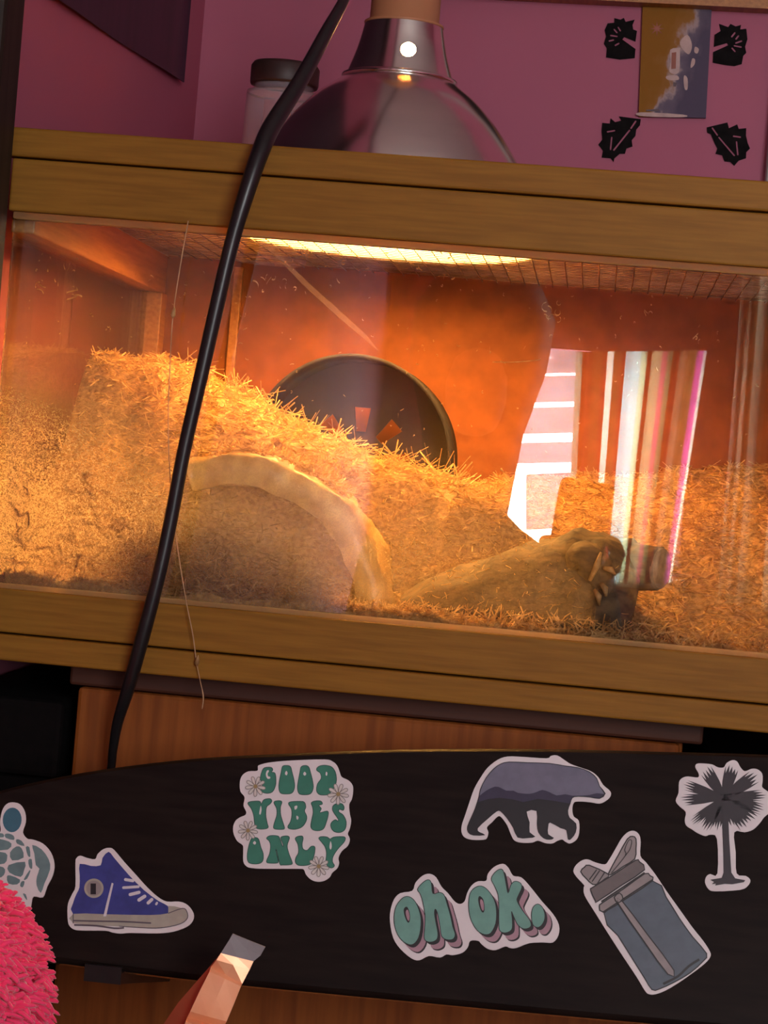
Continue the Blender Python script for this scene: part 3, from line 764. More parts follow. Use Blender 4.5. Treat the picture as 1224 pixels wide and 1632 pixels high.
# shavings stuck on the inside of the pane and the long pale streak across it
sv = []
def curl(p, s, rr):
    a = rr.uniform(0, 6.28); k = rr.uniform(-3, 3); P = []; x, y = p.x, p.z
    for i in range(6):
        P.append((x, .0084, y)); x += s*math.cos(a); y += s*math.sin(a); a += k*.35
    return P
V = []; Fc = []; rr = random.Random(11)
spots = [(480, 395, 14), (462, 455, 8), (490, 400, 10), (540, 410, 10), (660, 420, 9), (712, 410, 9), (712, 440, 8), (880, 485, 16), (890, 495, 14), (870, 500, 10), (1038, 495, 9), (980, 535, 5), (105, 440, 12), (85, 440, 10), (118, 465, 14), (60, 455, 10), (420, 455, 10), (430, 445, 8), (545, 455, 6), (400, 470, 6), (925, 540, 4), (700, 455, 6), (1110, 540, 8)]
for (x, y, s) in spots:
    for q in range(3 if s > 7 else 1): sv.append((at(x+rr.uniform(-s, s), y+rr.uniform(-s, s), .0084), s*.00010*rr.uniform(.6, 1.3), rr.uniform(.0005, .0011)))
for q in range(260):
    x, y = rr.uniform(20, 1210), 400+rr.random()**1.5*420; sv.append((at(x, y, .0084), rr.uniform(.0002, .0006), rr.uniform(.0003, .0006)))
for p, s, w_ in sv:
    P = curl(p, s, rr); k = len(V)
    for (x, y, z) in P: V += [(x, y, z-w_/2), (x, y+.0006, z+w_/2)]
    for i in range(5): Fc.append((k+2*i, k+2*i+1, k+2*i+3, k+2*i+2))
P = [tuple(at(x, y, .0084)) for x, y in ((785, 577), (820, 577), (855, 574), (862, 571))]; k = len(V)
P = crom(P, 3, False)
for (x, y, z) in P: V += [(x, y, z-.0003), (x, y+.0004, z+.0003)]
for i in range(len(P)-1): Fc.append((k+2*i, k+2*i+1, k+2*i+3, k+2*i+2))
V = [(min(max(v[0], VX0+.02), VX1-.02), v[1], v[2]) for v in V]
tag(link('stuck_shavings', mesh('shav', V, Fc), strawl, pane), kind='stuff')
pale_streak = M('pale_streak', (0.75, 0.62, 0.5), 0.6, transl=0.6)
nt = pale_streak.node_tree; mxn = [n for n in nt.nodes if n.type == 'MIX_SHADER'][0]
t2 = nt.nodes.new('ShaderNodeBsdfTransparent'); m2 = nt.nodes.new('ShaderNodeMixShader'); m2.inputs[0].default_value = .16
nt.links.new(t2.outputs[0], m2.inputs[1]); nt.links.new(mxn.outputs[0], m2.inputs[2]); nt.links.new(m2.outputs[0], nt.nodes['Material Output'].inputs['Surface'])
tfs = lambda x, y: at(x, y, .0080)
L_, R_ = [], []
for (x, y, w_) in ((408, 378, 3), (440, 405, 6), (490, 455, 8), (540, 500, 9), (580, 535, 7), (604, 560, 2)):
    L_.append((x+w_*.35, y-w_*.4)); R_.append((x-w_*.35, y+w_*.4))
link('pale_streak', flat_me('pale_streak', [L_+R_[::-1]], tfs), pale_streak, pane)

# ------------------------------------------------------------------ the board with stickers
BA = math.radians(22); BP = at(700, 1226, -.085); BN = Vector((0, -math.cos(BA), math.sin(BA)))
def btf(off=0.0, ox=0, oy=0, s=1.0):
    return lambda x, y: at_plane(ox+x/s, oy+y/s, BP+BN*off, BN)
deck_m = M('black_deck', (0.009, 0.005, 0.0042), 0.45, spec=.08, col2=(0.015, 0.009, 0.007), scale=22, stretch=(1, 8, 8), bump=0.04)
edge_m = M('deck_edge', (0.62, 0.42, 0.18), 0.22, col2=(0.46, 0.28, 0.11), scale=30, stretch=(1, 12, 12), coat=1.0)
board = thing('skate_deck', at(640, 1590, -.13), 'long black board deck covered in stickers, leaning before the cabinet', 'skateboard')
top = [(-190,1395),(-170,1340),(-120,1302),(0,1265),(100,1242),(200,1226),(320,1213),(450,1206),(600,1200),(740,1198),(900,1199),(1060,1203),(1224,1208),(1450,1222),(1700,1250),(1840,1290),(1890,1340),(1905,1420)]
bot = [(1890,1560),(1830,1630),(1700,1658),(1450,1650),(1224,1637),(1000,1618),(800,1600),(600,1581),(400,1562),(215,1541),(85,1524),(-30,1508),(-120,1480),(-175,1440)]
outl = crom(top+bot, 3)
tf0 = btf(0.0)
face = [tf0(*p) for p in outl]; cen = sum(face, Vector())/len(face)
def ringpts(inset, back):
    out = []
    n = len(face)
    for i, p in enumerate(face):
        t = (face[(i+1) % n]-face[i-1]).normalized(); q = BN.cross(t)
        if q.dot(cen-p) < 0: q = -q
        out.append(p+q*inset-BN*back)
    return out
link('deck_face', flat_me('deck', [outl], tf0, .0006, BN), deck_m, board)
prof = [(.0, .0006, 0), (-.0020, .0018, 0), (-.0030, .0042, 1), (-.0030, .0095, 1), (-.0018, .0140, 1), (.0012, .0155, 1)]
for nm, sl, mt in (('deck_bevel', prof[:3], deck_m), ('deck_edge', prof[2:], edge_m)):
    V = []; Fc = []; n = len(face)
    for a in sl: V += ringpts(a[0], a[1])
    for j in range(len(sl)-1):
        for i in range(n):
            k = (i+1) % n; Fc.append((j*n+i, j*n+k, (j+1)*n+k, (j+1)*n+i))
    link(nm, mesh(nm, V, Fc), mt, board, True)
bk = ringpts(.0012, .0155); tris = tessellate_polygon([[Vector((p.x, p.z, 0)) for p in bk]])
link('deck_back', mesh('back', bk, tris), mahog_d, board)
# dark brackets that carry it
for (xa, lab) in ((168, 'dark bracket under the left end of the black board'), (1330, 'dark bracket under the right end of the black board')):
    lp = at_plane(xa, 1536+(xa-168)*.088, BP, BN); xw = lp.x; ye = lp.y
    br = thing('board_bracket', (xw, CY0, lp.z-.05), lab, 'bracket')
    zt_ = lp.z-.003
    if xw > CX1: yb0 = .02
    V = []
    for x in (xw-.010, xw+.012):
        V += [(x, CY0, zt_), (x, ye-.008, zt_), (x, ye-.008, zt_-.006), (x, CY0, zt_-.04)]
    link('arm', mesh('arm', V, [(0,1,2,3), (7,6,5,4), (0,4,5,1), (1,5,6,2), (2,6,7,3), (3,7,4,0)]), black, br)
    link('lip', box_me('lip', xw-.010, xw+.012, ye-.0105, ye-.0081, zt_-.006, zt_+.004), black, br)

# --- stickers
paper = M('sticker_vinyl', (0.74, 0.70, 0.69), 0.35, col2=(0.70, 0.66, 0.65), scale=60, coat=0.2)
def ink(nm, c, c2=None): return M('ink_'+nm, c, 0.38, col2=c2 or tuple(v*.85 for v in c), scale=120, coat=0.2)
def sticker(ox, oy, s, outline, label, sub=3):
    mid = (sum(p[0] for p in outline)/len(outline), sum(p[1] for p in outline)/len(outline))
    e = thing('sticker', btf(.0008, ox, oy, s)(*mid), label, 'sticker', 'stickers on the black board')
    link('backing', flat_me('backing', [crom(outline, sub)], btf(.0008, ox, oy, s), .0006, BN), paper, e)
    lv = [0]
    def add(nm, loops, mat, level=1, smooth=3):
        loops = [crom(l, smooth) if smooth > 1 else l for l in loops]
        return link(nm, flat_me(nm, loops, btf(.0008+.00012*level, ox, oy, s), 0, BN), mat, e)
    def line(nm, P, w, mat, level=2, closed=False, smooth=3):
        P = crom(P, smooth, closed) if smooth > 1 else P
        return link(nm, stroke_me(nm, P, w, btf(.0008+.00012*level, ox, oy, s), closed), mat, e)
    e_add = add; return e, add, line
green = ink('green', (.035, .22, .145)); dkg = ink('dark_green', (.012, .07, .05)); daisy = ink('daisy', (.70, .66, .60)); dl = ink('daisy_line', (.25, .22, .2)); tan_i = ink('tan', (.35, .25, .10))
e, add, line = sticker(360, 1180, 4.7077, [(250,185),(330,165),(500,150),(740,143),(800,158),(835,190),(855,240),(870,275),(920,300),(950,335),(955,380),(945,440),(925,480),(930,550),(940,600),(930,660),(915,700),(930,740),(915,790),(870,830),(845,880),(850,920),(835,960),(800,990),(780,1025),(740,1052),(690,1060),(640,1045),(600,1005),(585,970),(540,963),(300,963),(190,957),(150,940),(130,905),(130,820),(125,785),(85,755),(58,700),(55,645),(75,600),(110,575),(145,560),(152,535),(132,490),(140,440),(135,415),(108,380),(105,310),(125,260),(170,232),(235,228),(240,200)],
   'white sticker with green lettering GOOD VIBES ONLY and four daisies')
LET = [
 ([(290,205),(340,203),(352,222),(342,238),(368,245),(376,290),(372,340),(350,385),(310,397),(272,387),(262,365),(275,330),(258,290),(270,235)], [[(306,230),(318,222),(323,232),(313,250),(318,270),(331,272),(332,285),(315,288),(303,272),(300,250)]]),
 ([(425,195),(455,188),(485,197),(497,240),(512,300),(515,355),(495,395),(450,402),(410,395),(397,355),(402,300),(415,240)], [[(453,228),(463,245),(455,262),(443,250)]]),
 ([(565,198),(597,188),(622,200),(635,240),(652,310),(655,360),(635,400),(590,408),(550,400),(537,360),(542,310),(555,240)], [[(590,235),(603,250),(592,265),(580,252)]]),
 ([(685,205),(710,190),(750,187),(795,200),(822,240),(830,300),(815,350),(790,385),(770,405),(740,410),(700,405),(680,375),(688,325),(715,285),(708,245),(682,225)], [[(752,235),(762,245),(757,265),(748,258)]]),
 ([(165,475),(180,460),(235,455),(258,460),(266,478),(285,445),(330,437),(345,455),(330,478),(305,500),(300,560),(310,620),(318,650),(300,663),(250,665),(222,652),(215,620),(208,560),(190,510)], [[(262,490),(268,520),(260,555),(250,550),(255,515)]]),
 ([(360,465),(385,453),(415,455),(420,470),(410,500),(412,560),(430,620),(440,655),(430,667),(380,667),(357,655),(365,615),(382,560),(380,510)], []),
 ([(470,475),(490,460),(560,457),(590,465),(600,500),(590,530),(607,570),(600,610),(570,650),(520,667),(475,662),(465,645),(485,610),(495,560),(492,515)], [[(515,495),(535,490),(533,510),(518,520)], [(530,565),(545,575),(540,595),(530,588)]]),
 ([(640,470),(665,455),(712,455),(724,478),(698,488),(716,512),(705,542),(762,530),(768,560),(755,610),(735,660),(700,677),(655,672),(637,645),(645,590),(655,540),(650,500)], []),
 ([(805,490),(830,475),(870,475),(887,500),(880,525),(852,517),(848,537),(880,560),(903,610),(895,665),(860,690),(815,685),(790,655),(790,620),(820,595),(840,605),(843,590),(815,550),(800,520)], []),
 ([(190,740),(215,728),(245,740),(262,800),(280,850),(278,900),(255,922),(210,927),(170,915),(160,870),(170,800)], [[(215,755),(227,768),(217,782),(203,770)]]),
 ([(305,735),(330,715),(385,716),(403,732),(425,795),(430,780),(412,735),(425,720),(462,717),(477,733),(460,790),(475,855),(498,915),(487,932),(425,935),(405,927),(382,832),(374,825),(392,900),(385,920),(320,920),(305,905),(328,850),(335,790),(325,755)], []),
 ([(520,740),(535,722),(570,717),(580,735),(572,780),(580,815),(610,825),(640,795),(668,800),(665,850),(650,900),(640,925),(600,938),(545,937),(522,915),(525,880),(545,840),(540,780)], []),
 ([(697,735),(715,722),(760,725),(782,740),(810,725),(880,722),(897,735),(885,765),(840,815),(805,870),(800,910),(815,940),(795,957),(765,945),(750,910),(755,850),(745,800),(720,765)], [[(785,755),(795,790),(787,820),(777,800)]])]
for o_, hs_ in LET:
    add('letter', [o_]+hs_, green, 1); line('letter_outline', o_, 5, dkg, 2, True)
for (cx, cy, R_) in ((222,345,76), (843,403,80), (166,676,74), (697,945,78)):
    pet = []
    for k in range(9):
        a = 2*math.pi*k/9+.2; pet.append((a,))
        q = [(cx+R_*f*math.cos(a)-R_*g*math.sin(a), cy+R_*f*math.sin(a)+R_*g*math.cos(a)) for f, g in ((.12, 0), (.45, .13), (.85, .15), (1.0, 0), (.85, -.15), (.45, -.13))]
        add('petal', [q], daisy, 3); line('petal_outline', q, 5, dl, 4, True)
    add('daisy_centre', [ell(cx, cy, R_*.2, R_*.2, 14)], tan_i, 5, 1)

# bear
sky_i = ink('bear_sky', (.155, .155, .215)); navy = ink('bear_hills', (.032, .028, .062)); bdark = ink('bear_dark', (.010, .011, .014)); ink_k = ink('black', (.012, .011, .012))
e, add, line = sticker(720, 1180, 4.3714, [(70,590),(90,530),(120,440),(155,340),(200,260),(250,190),(320,135),(390,112),(500,115),(660,125),(690,108),(735,105),(790,140),(830,165),(900,190),(970,215),(1020,255),(1055,310),(1105,355),(1105,390),(1075,420),(1030,440),(960,430),(880,425),(850,435),(840,480),(850,530),(885,560),(888,640),(870,690),(825,718),(790,705),(770,690),(735,700),(700,718),(650,715),(600,698),(560,712),(480,712),(435,695),(410,650),(385,590),(345,535),(320,530),(280,570),(245,605),(255,640),(245,680),(220,692),(140,692),(90,675),(68,640)],
   'bear shaped sticker filled with a blue-grey mountain landscape')
bear = [(110,600),(135,540),(165,470),(190,390),(200,340),(240,260),(290,200),(340,165),(400,150),(530,155),(680,160),(790,178),(880,190),(960,220),(1010,265),(1030,320),(1070,370),(1030,405),(960,395),(880,390),(840,400),(825,440),(808,490),(820,540),(865,580),(862,640),(835,680),(812,690),(800,625),(760,610),(685,570),(670,600),(670,655),(710,680),(680,690),(640,680),(605,640),(595,580),(592,490),(520,495),(540,570),(540,640),(580,670),(530,678),(460,675),(430,610),(385,540),(340,492),(310,495),(250,545),(180,610),(190,640),(230,658),(150,660),(115,640)]
add('bear_body', [bear], bdark, 1, 2); line('bear_outline', bear, 5, ink_k, 4, True, 2)
mt = [(195,385),(240,350),(300,322),(340,330),(380,350),(430,350),(460,365),(540,372),(590,360),(630,345),(680,360),(730,383),(790,375),(840,385),(900,385),(960,380),(1010,368),(1064,374)]
mts = crom(mt, 2, False)
add('sky', [mts+crom([(1030,320),(1010,265),(960,220),(880,190),(790,178),(680,160),(530,155),(400,150),(340,165),(290,200),(240,260),(200,340)], 2, False)], sky_i, 2, 1)
add('hills', [mts+[(1030,402),(960,393),(880,388),(838,398),(820,440),(700,420),(600,408),(500,430),(420,410),(330,400),(250,410),(182,430)]], navy, 3, 1)

# oh ok.
mint = ink('mint', (.155, .36, .29)); pinki = ink('shadow_pink', (.40, .24, .28))
e, add, line = sticker(600, 1350, 3.948, [(85,470),(88,400),(110,330),(150,290),(225,275),(245,225),(290,180),(335,168),(375,190),(410,250),(450,290),(490,340),(525,358),(555,340),(570,290),(600,240),(640,215),(690,212),(700,170),(740,125),(795,105),(830,130),(860,180),(910,190),(960,240),(1040,340),(1110,420),(1148,490),(1145,555),(1110,600),(1050,600),(960,605),(880,635),(840,635),(810,625),(750,648),(700,640),(660,610),(640,590),(590,590),(575,630),(540,665),(480,680),(440,675),(400,695),(330,685),(270,712),(220,700),(150,640),(105,570)],
   'white sticker with mint green lettering oh ok. and pink shadow')
OK = [([(110,440),(125,370),(165,320),(205,312),(245,345),(275,420),(280,490),(265,570),(230,612),(190,608),(145,570),(118,510)], [[(190,375),(205,400),(212,440),(205,475),(190,465),(175,425),(172,390)]]),
 ([(258,265),(290,225),(325,205),(345,225),(355,292),(395,285),(425,300),(445,360),(465,430),(480,500),(495,550),(480,580),(440,582),(410,560),(400,500),(385,420),(370,390),(365,420),(375,480),(386,540),(380,580),(345,598),(310,590),(300,560),(305,490),(305,420),(290,340),(275,295)], []),
 ([(580,350),(590,290),(620,255),(660,245),(700,270),(740,330),(755,400),(750,480),(720,540),(680,550),(635,525),(600,470),(583,410)], [[(650,308),(672,330),(680,380),(675,410),(660,405),(645,365),(640,325)]]),
 ([(722,200),(745,160),(780,138),(800,155),(815,230),(828,290),(845,240),(870,215),(905,225),(915,255),(890,310),(885,340),(920,400),(965,460),(970,500),(930,515),(890,490),(860,430),(850,405),(855,470),(850,520),(810,540),(775,525),(770,470),(770,380),(765,300),(740,240)], []),
 ([(975,430),(985,380),(1015,358),(1045,380),(1060,430),(1050,475),(1020,505),(985,490)], [])]
for o_, hs_ in OK:
    sh = lambda d: [[(x+d, y+d*1.12) for x, y in o_]]
    add('drop_shadow', sh(48), ink_k, 1); add('drop_shadow', sh(40), pinki, 2); add('drop_shadow', sh(15), ink_k, 3); add('letter', [o_], mint, 4)
    line('letter_outline', o_, 4, ink_k, 5, True)
    for h in hs_: add('counter', [h], ink_k, 5); add('counter', [[(x*.6+.4*sum(p[0] for p in h)/len(h)+4, y*.7+.3*sum(p[1] for p in h)/len(h)+4) for x, y in h]], pinki, 6)

# water bottle
slate = ink('slate', (.095, .125, .155)); lidi = ink('bottle_lid', (.15, .125, .12)); pgr = ink('bottle_grey', (.30, .26, .25)); lk = ink('line', (.02, .018, .018))
e, add, line = sticker(900, 1300, 4.7077, [(65,415),(85,370),(130,335),(175,328),(230,350),(300,365),(330,335),(380,250),(430,165),(480,120),(525,115),(560,145),(570,200),(568,300),(610,350),(680,440),(760,560),(860,700),(960,840),(1040,940),(1090,1020),(1092,1060),(1050,1110),(960,1180),(860,1250),(760,1310),(680,1340),(630,1338),(600,1310),(540,1210),(440,1060),(330,890),(230,730),(150,600),(142,540),(145,520),(90,460)],
   'sticker of a slate blue water bottle with flip spout')
for nm, lp, mt_, lv in (
   ('bottle_body', [(295,730),(660,490),(760,610),(860,770),(960,910),(1065,1035),(1040,1090),(940,1180),(820,1250),(710,1300),(655,1305),(600,1220),(500,1060),(400,900)], slate, 1),
   ('bottle_band', [(260,680),(285,652),(440,550),(600,435),(640,450),(660,487),(480,610),(292,724)], pgr, 3),
   ('bottle_handle', [(330,430),(400,300),(470,175),(510,155),(535,175),(535,250),(525,325),(440,380),(350,440)], pgr, 1),
   ('bottle_spout', [(120,420),(150,385),(185,372),(330,440),(300,475),(250,510),(210,515),(160,470)], pgr, 1),
   ('bottle_cap', [(195,560),(215,535),(370,440),(530,335),(560,345),(600,405),(430,520),(250,640),(230,638)], lidi, 3),
   ('bottle_straw', [(402,660),(432,642),(620,890),(820,1160),(775,1190),(600,950)], pgr, 5),
   ('bottle_clip', [(372,612),(412,580),(437,620),(400,655)], pgr, 6)):
    add(nm, [lp], mt_, lv, 2); line('ink_line', lp, 9, lk, lv+1, True, 2)
line('ink_line', [(740,1262),(850,1205),(930,1130),(1010,1078)], 18, lk, 7); line('ink_line', [(350,430),(455,300),(450,255),(480,185),(503,190),(490,250),(455,300)], 6, lk, 4)
line('ink_line', [(185,480),(240,405)], 8, lk, 4, False, 1); line('ink_line', [(205,495),(262,412)], 8, lk, 4, False, 1); line('ink_line', [(245,510),(300,425)], 8, lk, 4, False, 1)
line('ink_line', [(275,645),(600,428)], 13, lk, 5, False, 1); line('ink_line', [(285,725),(660,480)], 11, lk, 5, False, 1)

# palm tree
palmi = ink('palm', (.022, .016, .021))
e, add, line = sticker(1060, 1190, 6.5305, [(110,560),(140,480),(145,370),(180,325),(240,310),(340,320),(350,280),(315,215),(330,178),(400,175),(490,185),(550,215),(610,215),(640,170),(700,140),(750,155),(785,215),(830,255),(900,230),(960,235),(1010,280),(1015,360),(1010,420),(1060,460),(1100,500),(1110,600),(1090,680),(1030,735),(990,790),(920,860),(830,890),(720,890),(735,1100),(745,1320),(840,1345),(888,1390),(860,1450),(780,1490),(520,1505),(450,1480),(415,1410),(430,1350),(470,1325),(545,1318),(540,960),(470,915),(420,930),(340,900),(280,860),(220,820),(205,760),(215,680),(150,620)],
   'palm tree silhouette sticker at the right end of the board')
rr = random.Random(4)
for (tx, ty, wd_) in ((420,240,75), (700,210,75), (940,305,80), (1025,505,62), (1010,655,62), (925,745,80), (840,825,80), (720,815,70), (545,850,55), (405,860,62), (290,780,48), (185,555,62), (205,395,58)):
    cx, cy = 610, 530; L_ = math.hypot(tx-cx, ty-cy); a = math.atan2(ty-cy, tx-cx); ca, sa = math.cos(a), math.sin(a)
    wd_ *= 1.45; q = [(0, -34)]
    for f, g in ((.3, -.42), (.5, -.55), (.75, -.62)): q.append((L_*f, wd_*g))
    for k in range(5):
        g = -.62+.31*k; q.append((L_*(.93+rr.uniform(0, .1)+.06*(1-abs(k-2)/2)), wd_*g)); 
        if k < 4: q.append((L_*(.76+rr.uniform(-.04, .05)), wd_*(g+.15)))
    for f, g in ((.75, .62), (.5, .55), (.3, .42)): q.append((L_*f, wd_*g))
    q.append((0, 34))
    add('frond', [[(cx+x*ca-y*sa, cy+x*sa+y*ca) for x, y in q]], palmi, 1+rr.randint(0, 2), 1)
add('trunk', [[(590,600),(650,600),(660,780),(668,960),(690,1310),(730,1370),(835,1390),(820,1410),(700,1432),(620,1428),(520,1445),(530,1425),(485,1432),(510,1408),(470,1385),(590,1365),(610,1310),(606,1100),(598,900)]], palmi, 4, 1)

# sneaker
blu_i = ink('shoe_blue', (.022, .035, .19), (.035, .05, .26)); sole = ink('sole', (.40, .37, .30)); solel = ink('sole_line', (.10, .08, .10)); whi = ink('white', (.70, .66, .68))
e, add, line = sticker(80, 1330, 5.1, [(140,650),(145,560),(180,480),(205,420),(205,230),(215,190),(245,172),(300,190),(365,200),(385,160),(430,120),(480,108),(520,125),(600,220),(700,330),(790,430),(880,510),(950,545),(1050,545),(1120,575),(1165,640),(1160,700),(1110,750),(1000,790),(870,803),(650,800),(570,805),(500,795),(450,782),(260,780),(190,770),(150,730)],
   'sticker of a blue high-top canvas sneaker with white laces')
add('shoe_upper', [[(185,645),(185,560),(215,480),(238,430),(240,330),(240,238),(330,255),(410,250),(425,190),(475,140),(520,190),(640,330),(760,450),(880,540),(955,580),(960,640),(830,655),(440,648)]], blu_i, 1, 2)
add('shoe_sole', [[(187,645),(440,648),(800,655),(960,640),(1075,600),(1110,625),(1115,680),(1060,725),(930,755),(800,760),(500,745),(190,722)]], sole, 2, 2)
add('toe_cap', [[(960,580),(1010,583),(1075,600),(1020,622),(960,640)]], sole, 2, 1)
line('sole_line', [(190,700),(420,705),(600,708),(820,720)], 12, solel, 3); line('sole_line', [(195,735),(380,742),(520,762),(600,758)], 14, solel, 3); line('sole_line', [(560,745),(800,760),(930,755),(1060,725),(1115,680),(1110,625),(1075,600),(960,640)], 7, solel, 3)
line('sole_line', [(187,645),(187,722)], 8, solel, 3, False, 1)
add('ankle_patch', [ell(355, 437, 79, 79, 30)], sole, 2, 1); add('patch_ring', [ell(355, 437, 62, 62, 30)], pgr, 3, 1); add('patch_mark', [[(328,398),(372,398),(372,486),(328,486)]], bdark, 4, 1)
add('seam', [[(500,392),(515,398),(480,550),(455,665),(432,665),(462,540)]], whi, 3, 1)
for a, b, w_ in (((612,366),(672,376),12), ((596,432),(716,424),11), ((650,488),(722,470),13), ((722,532),(768,502),14), ((796,556),(826,528),13), ((862,566),(868,556),9)):
    add('lace', [capsule(a, b, w_)], whi, 3, 1)

# turtle
teal = ink('turtle_shell', (.11, .19, .20), (.15, .25, .25)); tealh = ink('turtle_head', (.045, .16, .22))
e, add, line = sticker(0, 1260, 4.383, [(85,82),(140,95),(175,150),(180,220),(160,290),(190,335),(230,342),(300,370),(355,430),(380,510),(370,590),(330,670),(300,745),(235,740),(220,790),(205,860),(150,910),(60,940),(-60,930),(-150,880),(-200,800),(-215,720),(-260,740),(-300,690),(-320,600),(-310,500),(-260,420),(-180,360),(-90,330),(-10,300),(5,270),(0,220),(15,140),(45,95)],
   'teal sea turtle sticker at the left end, half behind pink shag')
add('head', [ell(85, 205, 66, 86, 24, .05)], tealh, 1, 1)
for lp in ([(35,305),(60,300),(95,315),(97,345),(40,330)], [(115,340),(150,350),(172,388),(118,370)], [(180,395),(205,395),(212,460),(195,455)], [(198,485),(222,480),(225,545),(205,535)], [(205,558),(212,565),(190,615),(165,622)], [(-60,335),(30,345),(80,370),(55,412),(-60,410)], [(70,432),(115,390),(150,402),(165,468),(85,488)], [(60,520),(175,497),(167,560),(145,603),(65,572)], [(-60,430),(38,435),(50,470),(30,510),(-60,510)], [(-60,530),(22,535),(35,570),(10,605),(-60,610)], [(48,602),(70,592),(140,622),(120,655),(60,650)], [(150,635),(172,635),(160,675),(140,665)], [(160,720),(180,725),(190,765),(175,750)], [(-30,300),(20,300),(25,325),(-40,325)]):
    add('scute', [lp], teal, 1, 2)
add('flipper', [[(225,380),(290,410),(340,480),(350,550),(310,650),(285,715),(255,660),(258,600),(275,545),(250,520),(240,440)]], teal, 1, 2)

# ------------------------------------------------------------------ copper strip and pink shag in front
cop = M('copper_foil', (1.0, 0.50, 0.27), 0.34, metal=0.3, col2=(0.95, 0.42, 0.20), scale=30, bump=0.3)
tape = M('clear_tape', (0.20, 0.16, 0.165), 0.5, col2=(0.16, 0.13, 0.135), scale=40)
strip = thing('foil_strip', at(315, 1700, -.2), 'shiny copper foil strip with taped end standing before the board', 'ribbon')
def ribbon_me(name, rows, th=.0006):
    V = []; Fc = []
    for s in (0, 1):
        for (l, r) in rows: V += [l+Vector((0, s*th, 0)), (l+r)/2+Vector((0, s*th-.0003, 0)), r+Vector((0, s*th, 0))]
    n = len(rows)*3
    for i in range(len(rows)-1):
        for c in (0, 1):
            a = i*3+c; Fc.append((a, a+1, a+4, a+3)); Fc.append((n+a+3, n+a+4, n+a+1, n+a))
        for a, b in ((i*3, i*3+3), (i*3+5, i*3+2)): Fc.append((a, b, n+b, n+a))
    Fc.append((0, n, n+1, 1)); Fc.append((1, n+1, n+2, 2)); k = (len(rows)-1)*3
    Fc.append((k, k+1, n+k+1, n+k)); Fc.append((k+1, k+2, n+k+2, n+k+1))
    return mesh(name, V, Fc)
def rows(P): return [(Vector(l), Vector(r)) for l, r in zip([at(*a) for a, b in P], [at(*b) for a, b in P])]
link('tape_end', ribbon_me('tape', rows([((371,1488,-.215),(423,1509,-.212)), ((366,1497,-.216),(415,1523,-.213)), ((352,1519,-.218),(404,1532,-.215))])), tape, strip)
link('foil', ribbon_me('foil', rows([((352,1519,-.218),(404,1532,-.215)), ((345,1530,-.219),(398,1545,-.217)), ((336,1541,-.216),(386,1568,-.219)), ((334,1548,-.219),(384,1572,-.222)), ((318,1580,-.223),(372,1602,-.225)), ((303,1612,-.226),(361,1628,-.228)), ((298,1622,-.223),(357,1636,-.226)), ((296,1628,-.228),(355,1645,-.231)), ((275,1680,-.235),(335,1700,-.238))])), cop, strip)
lo_ = at(285, 1700, -.24); hi_ = at(340, 1715, -.24)
rws = [(at(275,1680,-.235), at(335,1700,-.238))]
rws += [(Vector((lo_.x-.01, -.25, .40)), Vector((hi_.x-.01, -.25, .395))), (Vector((lo_.x-.012, -.262, .2)), Vector((hi_.x-.012, -.262, .2))), (Vector((lo_.x-.012, -.27, .001)), Vector((hi_.x-.012, -.27, .001)))]
link('foil_tail', ribbon_me('tail', rws), cop, strip)
cop2 = M('copper_foil_back', (0.55, 0.17, 0.08), 0.4, metal=0.6, col2=(0.45, 0.13, 0.06), scale=18, bump=0.25)
link('foil_fold', ribbon_me('fold', rows([((352,1519,-.214),(356,1522,-.2135)), ((338,1536,-.212),(347,1546,-.214)), ((310,1568,-.210),(338,1570,-.214)), ((284,1598,-.210),(322,1602,-.215)), ((262,1630,-.211),(306,1640,-.218)), ((235,1680,-.214),(290,1700,-.225))])), cop2, strip)

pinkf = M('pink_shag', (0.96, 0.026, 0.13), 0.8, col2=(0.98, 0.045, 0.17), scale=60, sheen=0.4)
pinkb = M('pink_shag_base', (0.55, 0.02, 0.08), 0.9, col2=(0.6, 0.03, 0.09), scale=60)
pouf = thing('shaggy_cushion', (-.352, -.28, 0), 'bright pink shaggy cushion at the lower left corner', 'cushion')
cxp = -.350; ryp = .085; edge_p = at(52, 1560, -.28); rxp = edge_p.x-cxp-.003; ztop = at(10, 1404, -.28).z
def poufpt(w, t):
    """t 0 bottom..1 top"""
    k = (1-max(0, (t-.86)/.14)**3)**.5 if t < 1 else 0
    k *= 1+.05*math.sin(5*t+2)+.035*math.sin(9*t+3*w)
    x = cxp+rxp*k*abs(math.cos(w))**.8*math.copysign(1, math.cos(w)); return Vector((max(x, XL+.004), -.28+ryp*k*abs(math.sin(w))**.8*math.copysign(1, math.sin(w)), ztop*t))
V = []; Fc = []; ns, nr = 40, 40
for j in range(nr+1):
    for k in range(ns): V.append(poufpt(2*math.pi*k/ns, (j/nr)**.8))
for j in range(nr):
    for k in range(ns): Fc.append((j*ns+k, j*ns+(k+1) % ns, (j+1)*ns+(k+1) % ns, (j+1)*ns+k))
Fc.append(tuple(range(ns))[::-1])
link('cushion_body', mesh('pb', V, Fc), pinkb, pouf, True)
V = []; Fc = []; rr = random.Random(21)
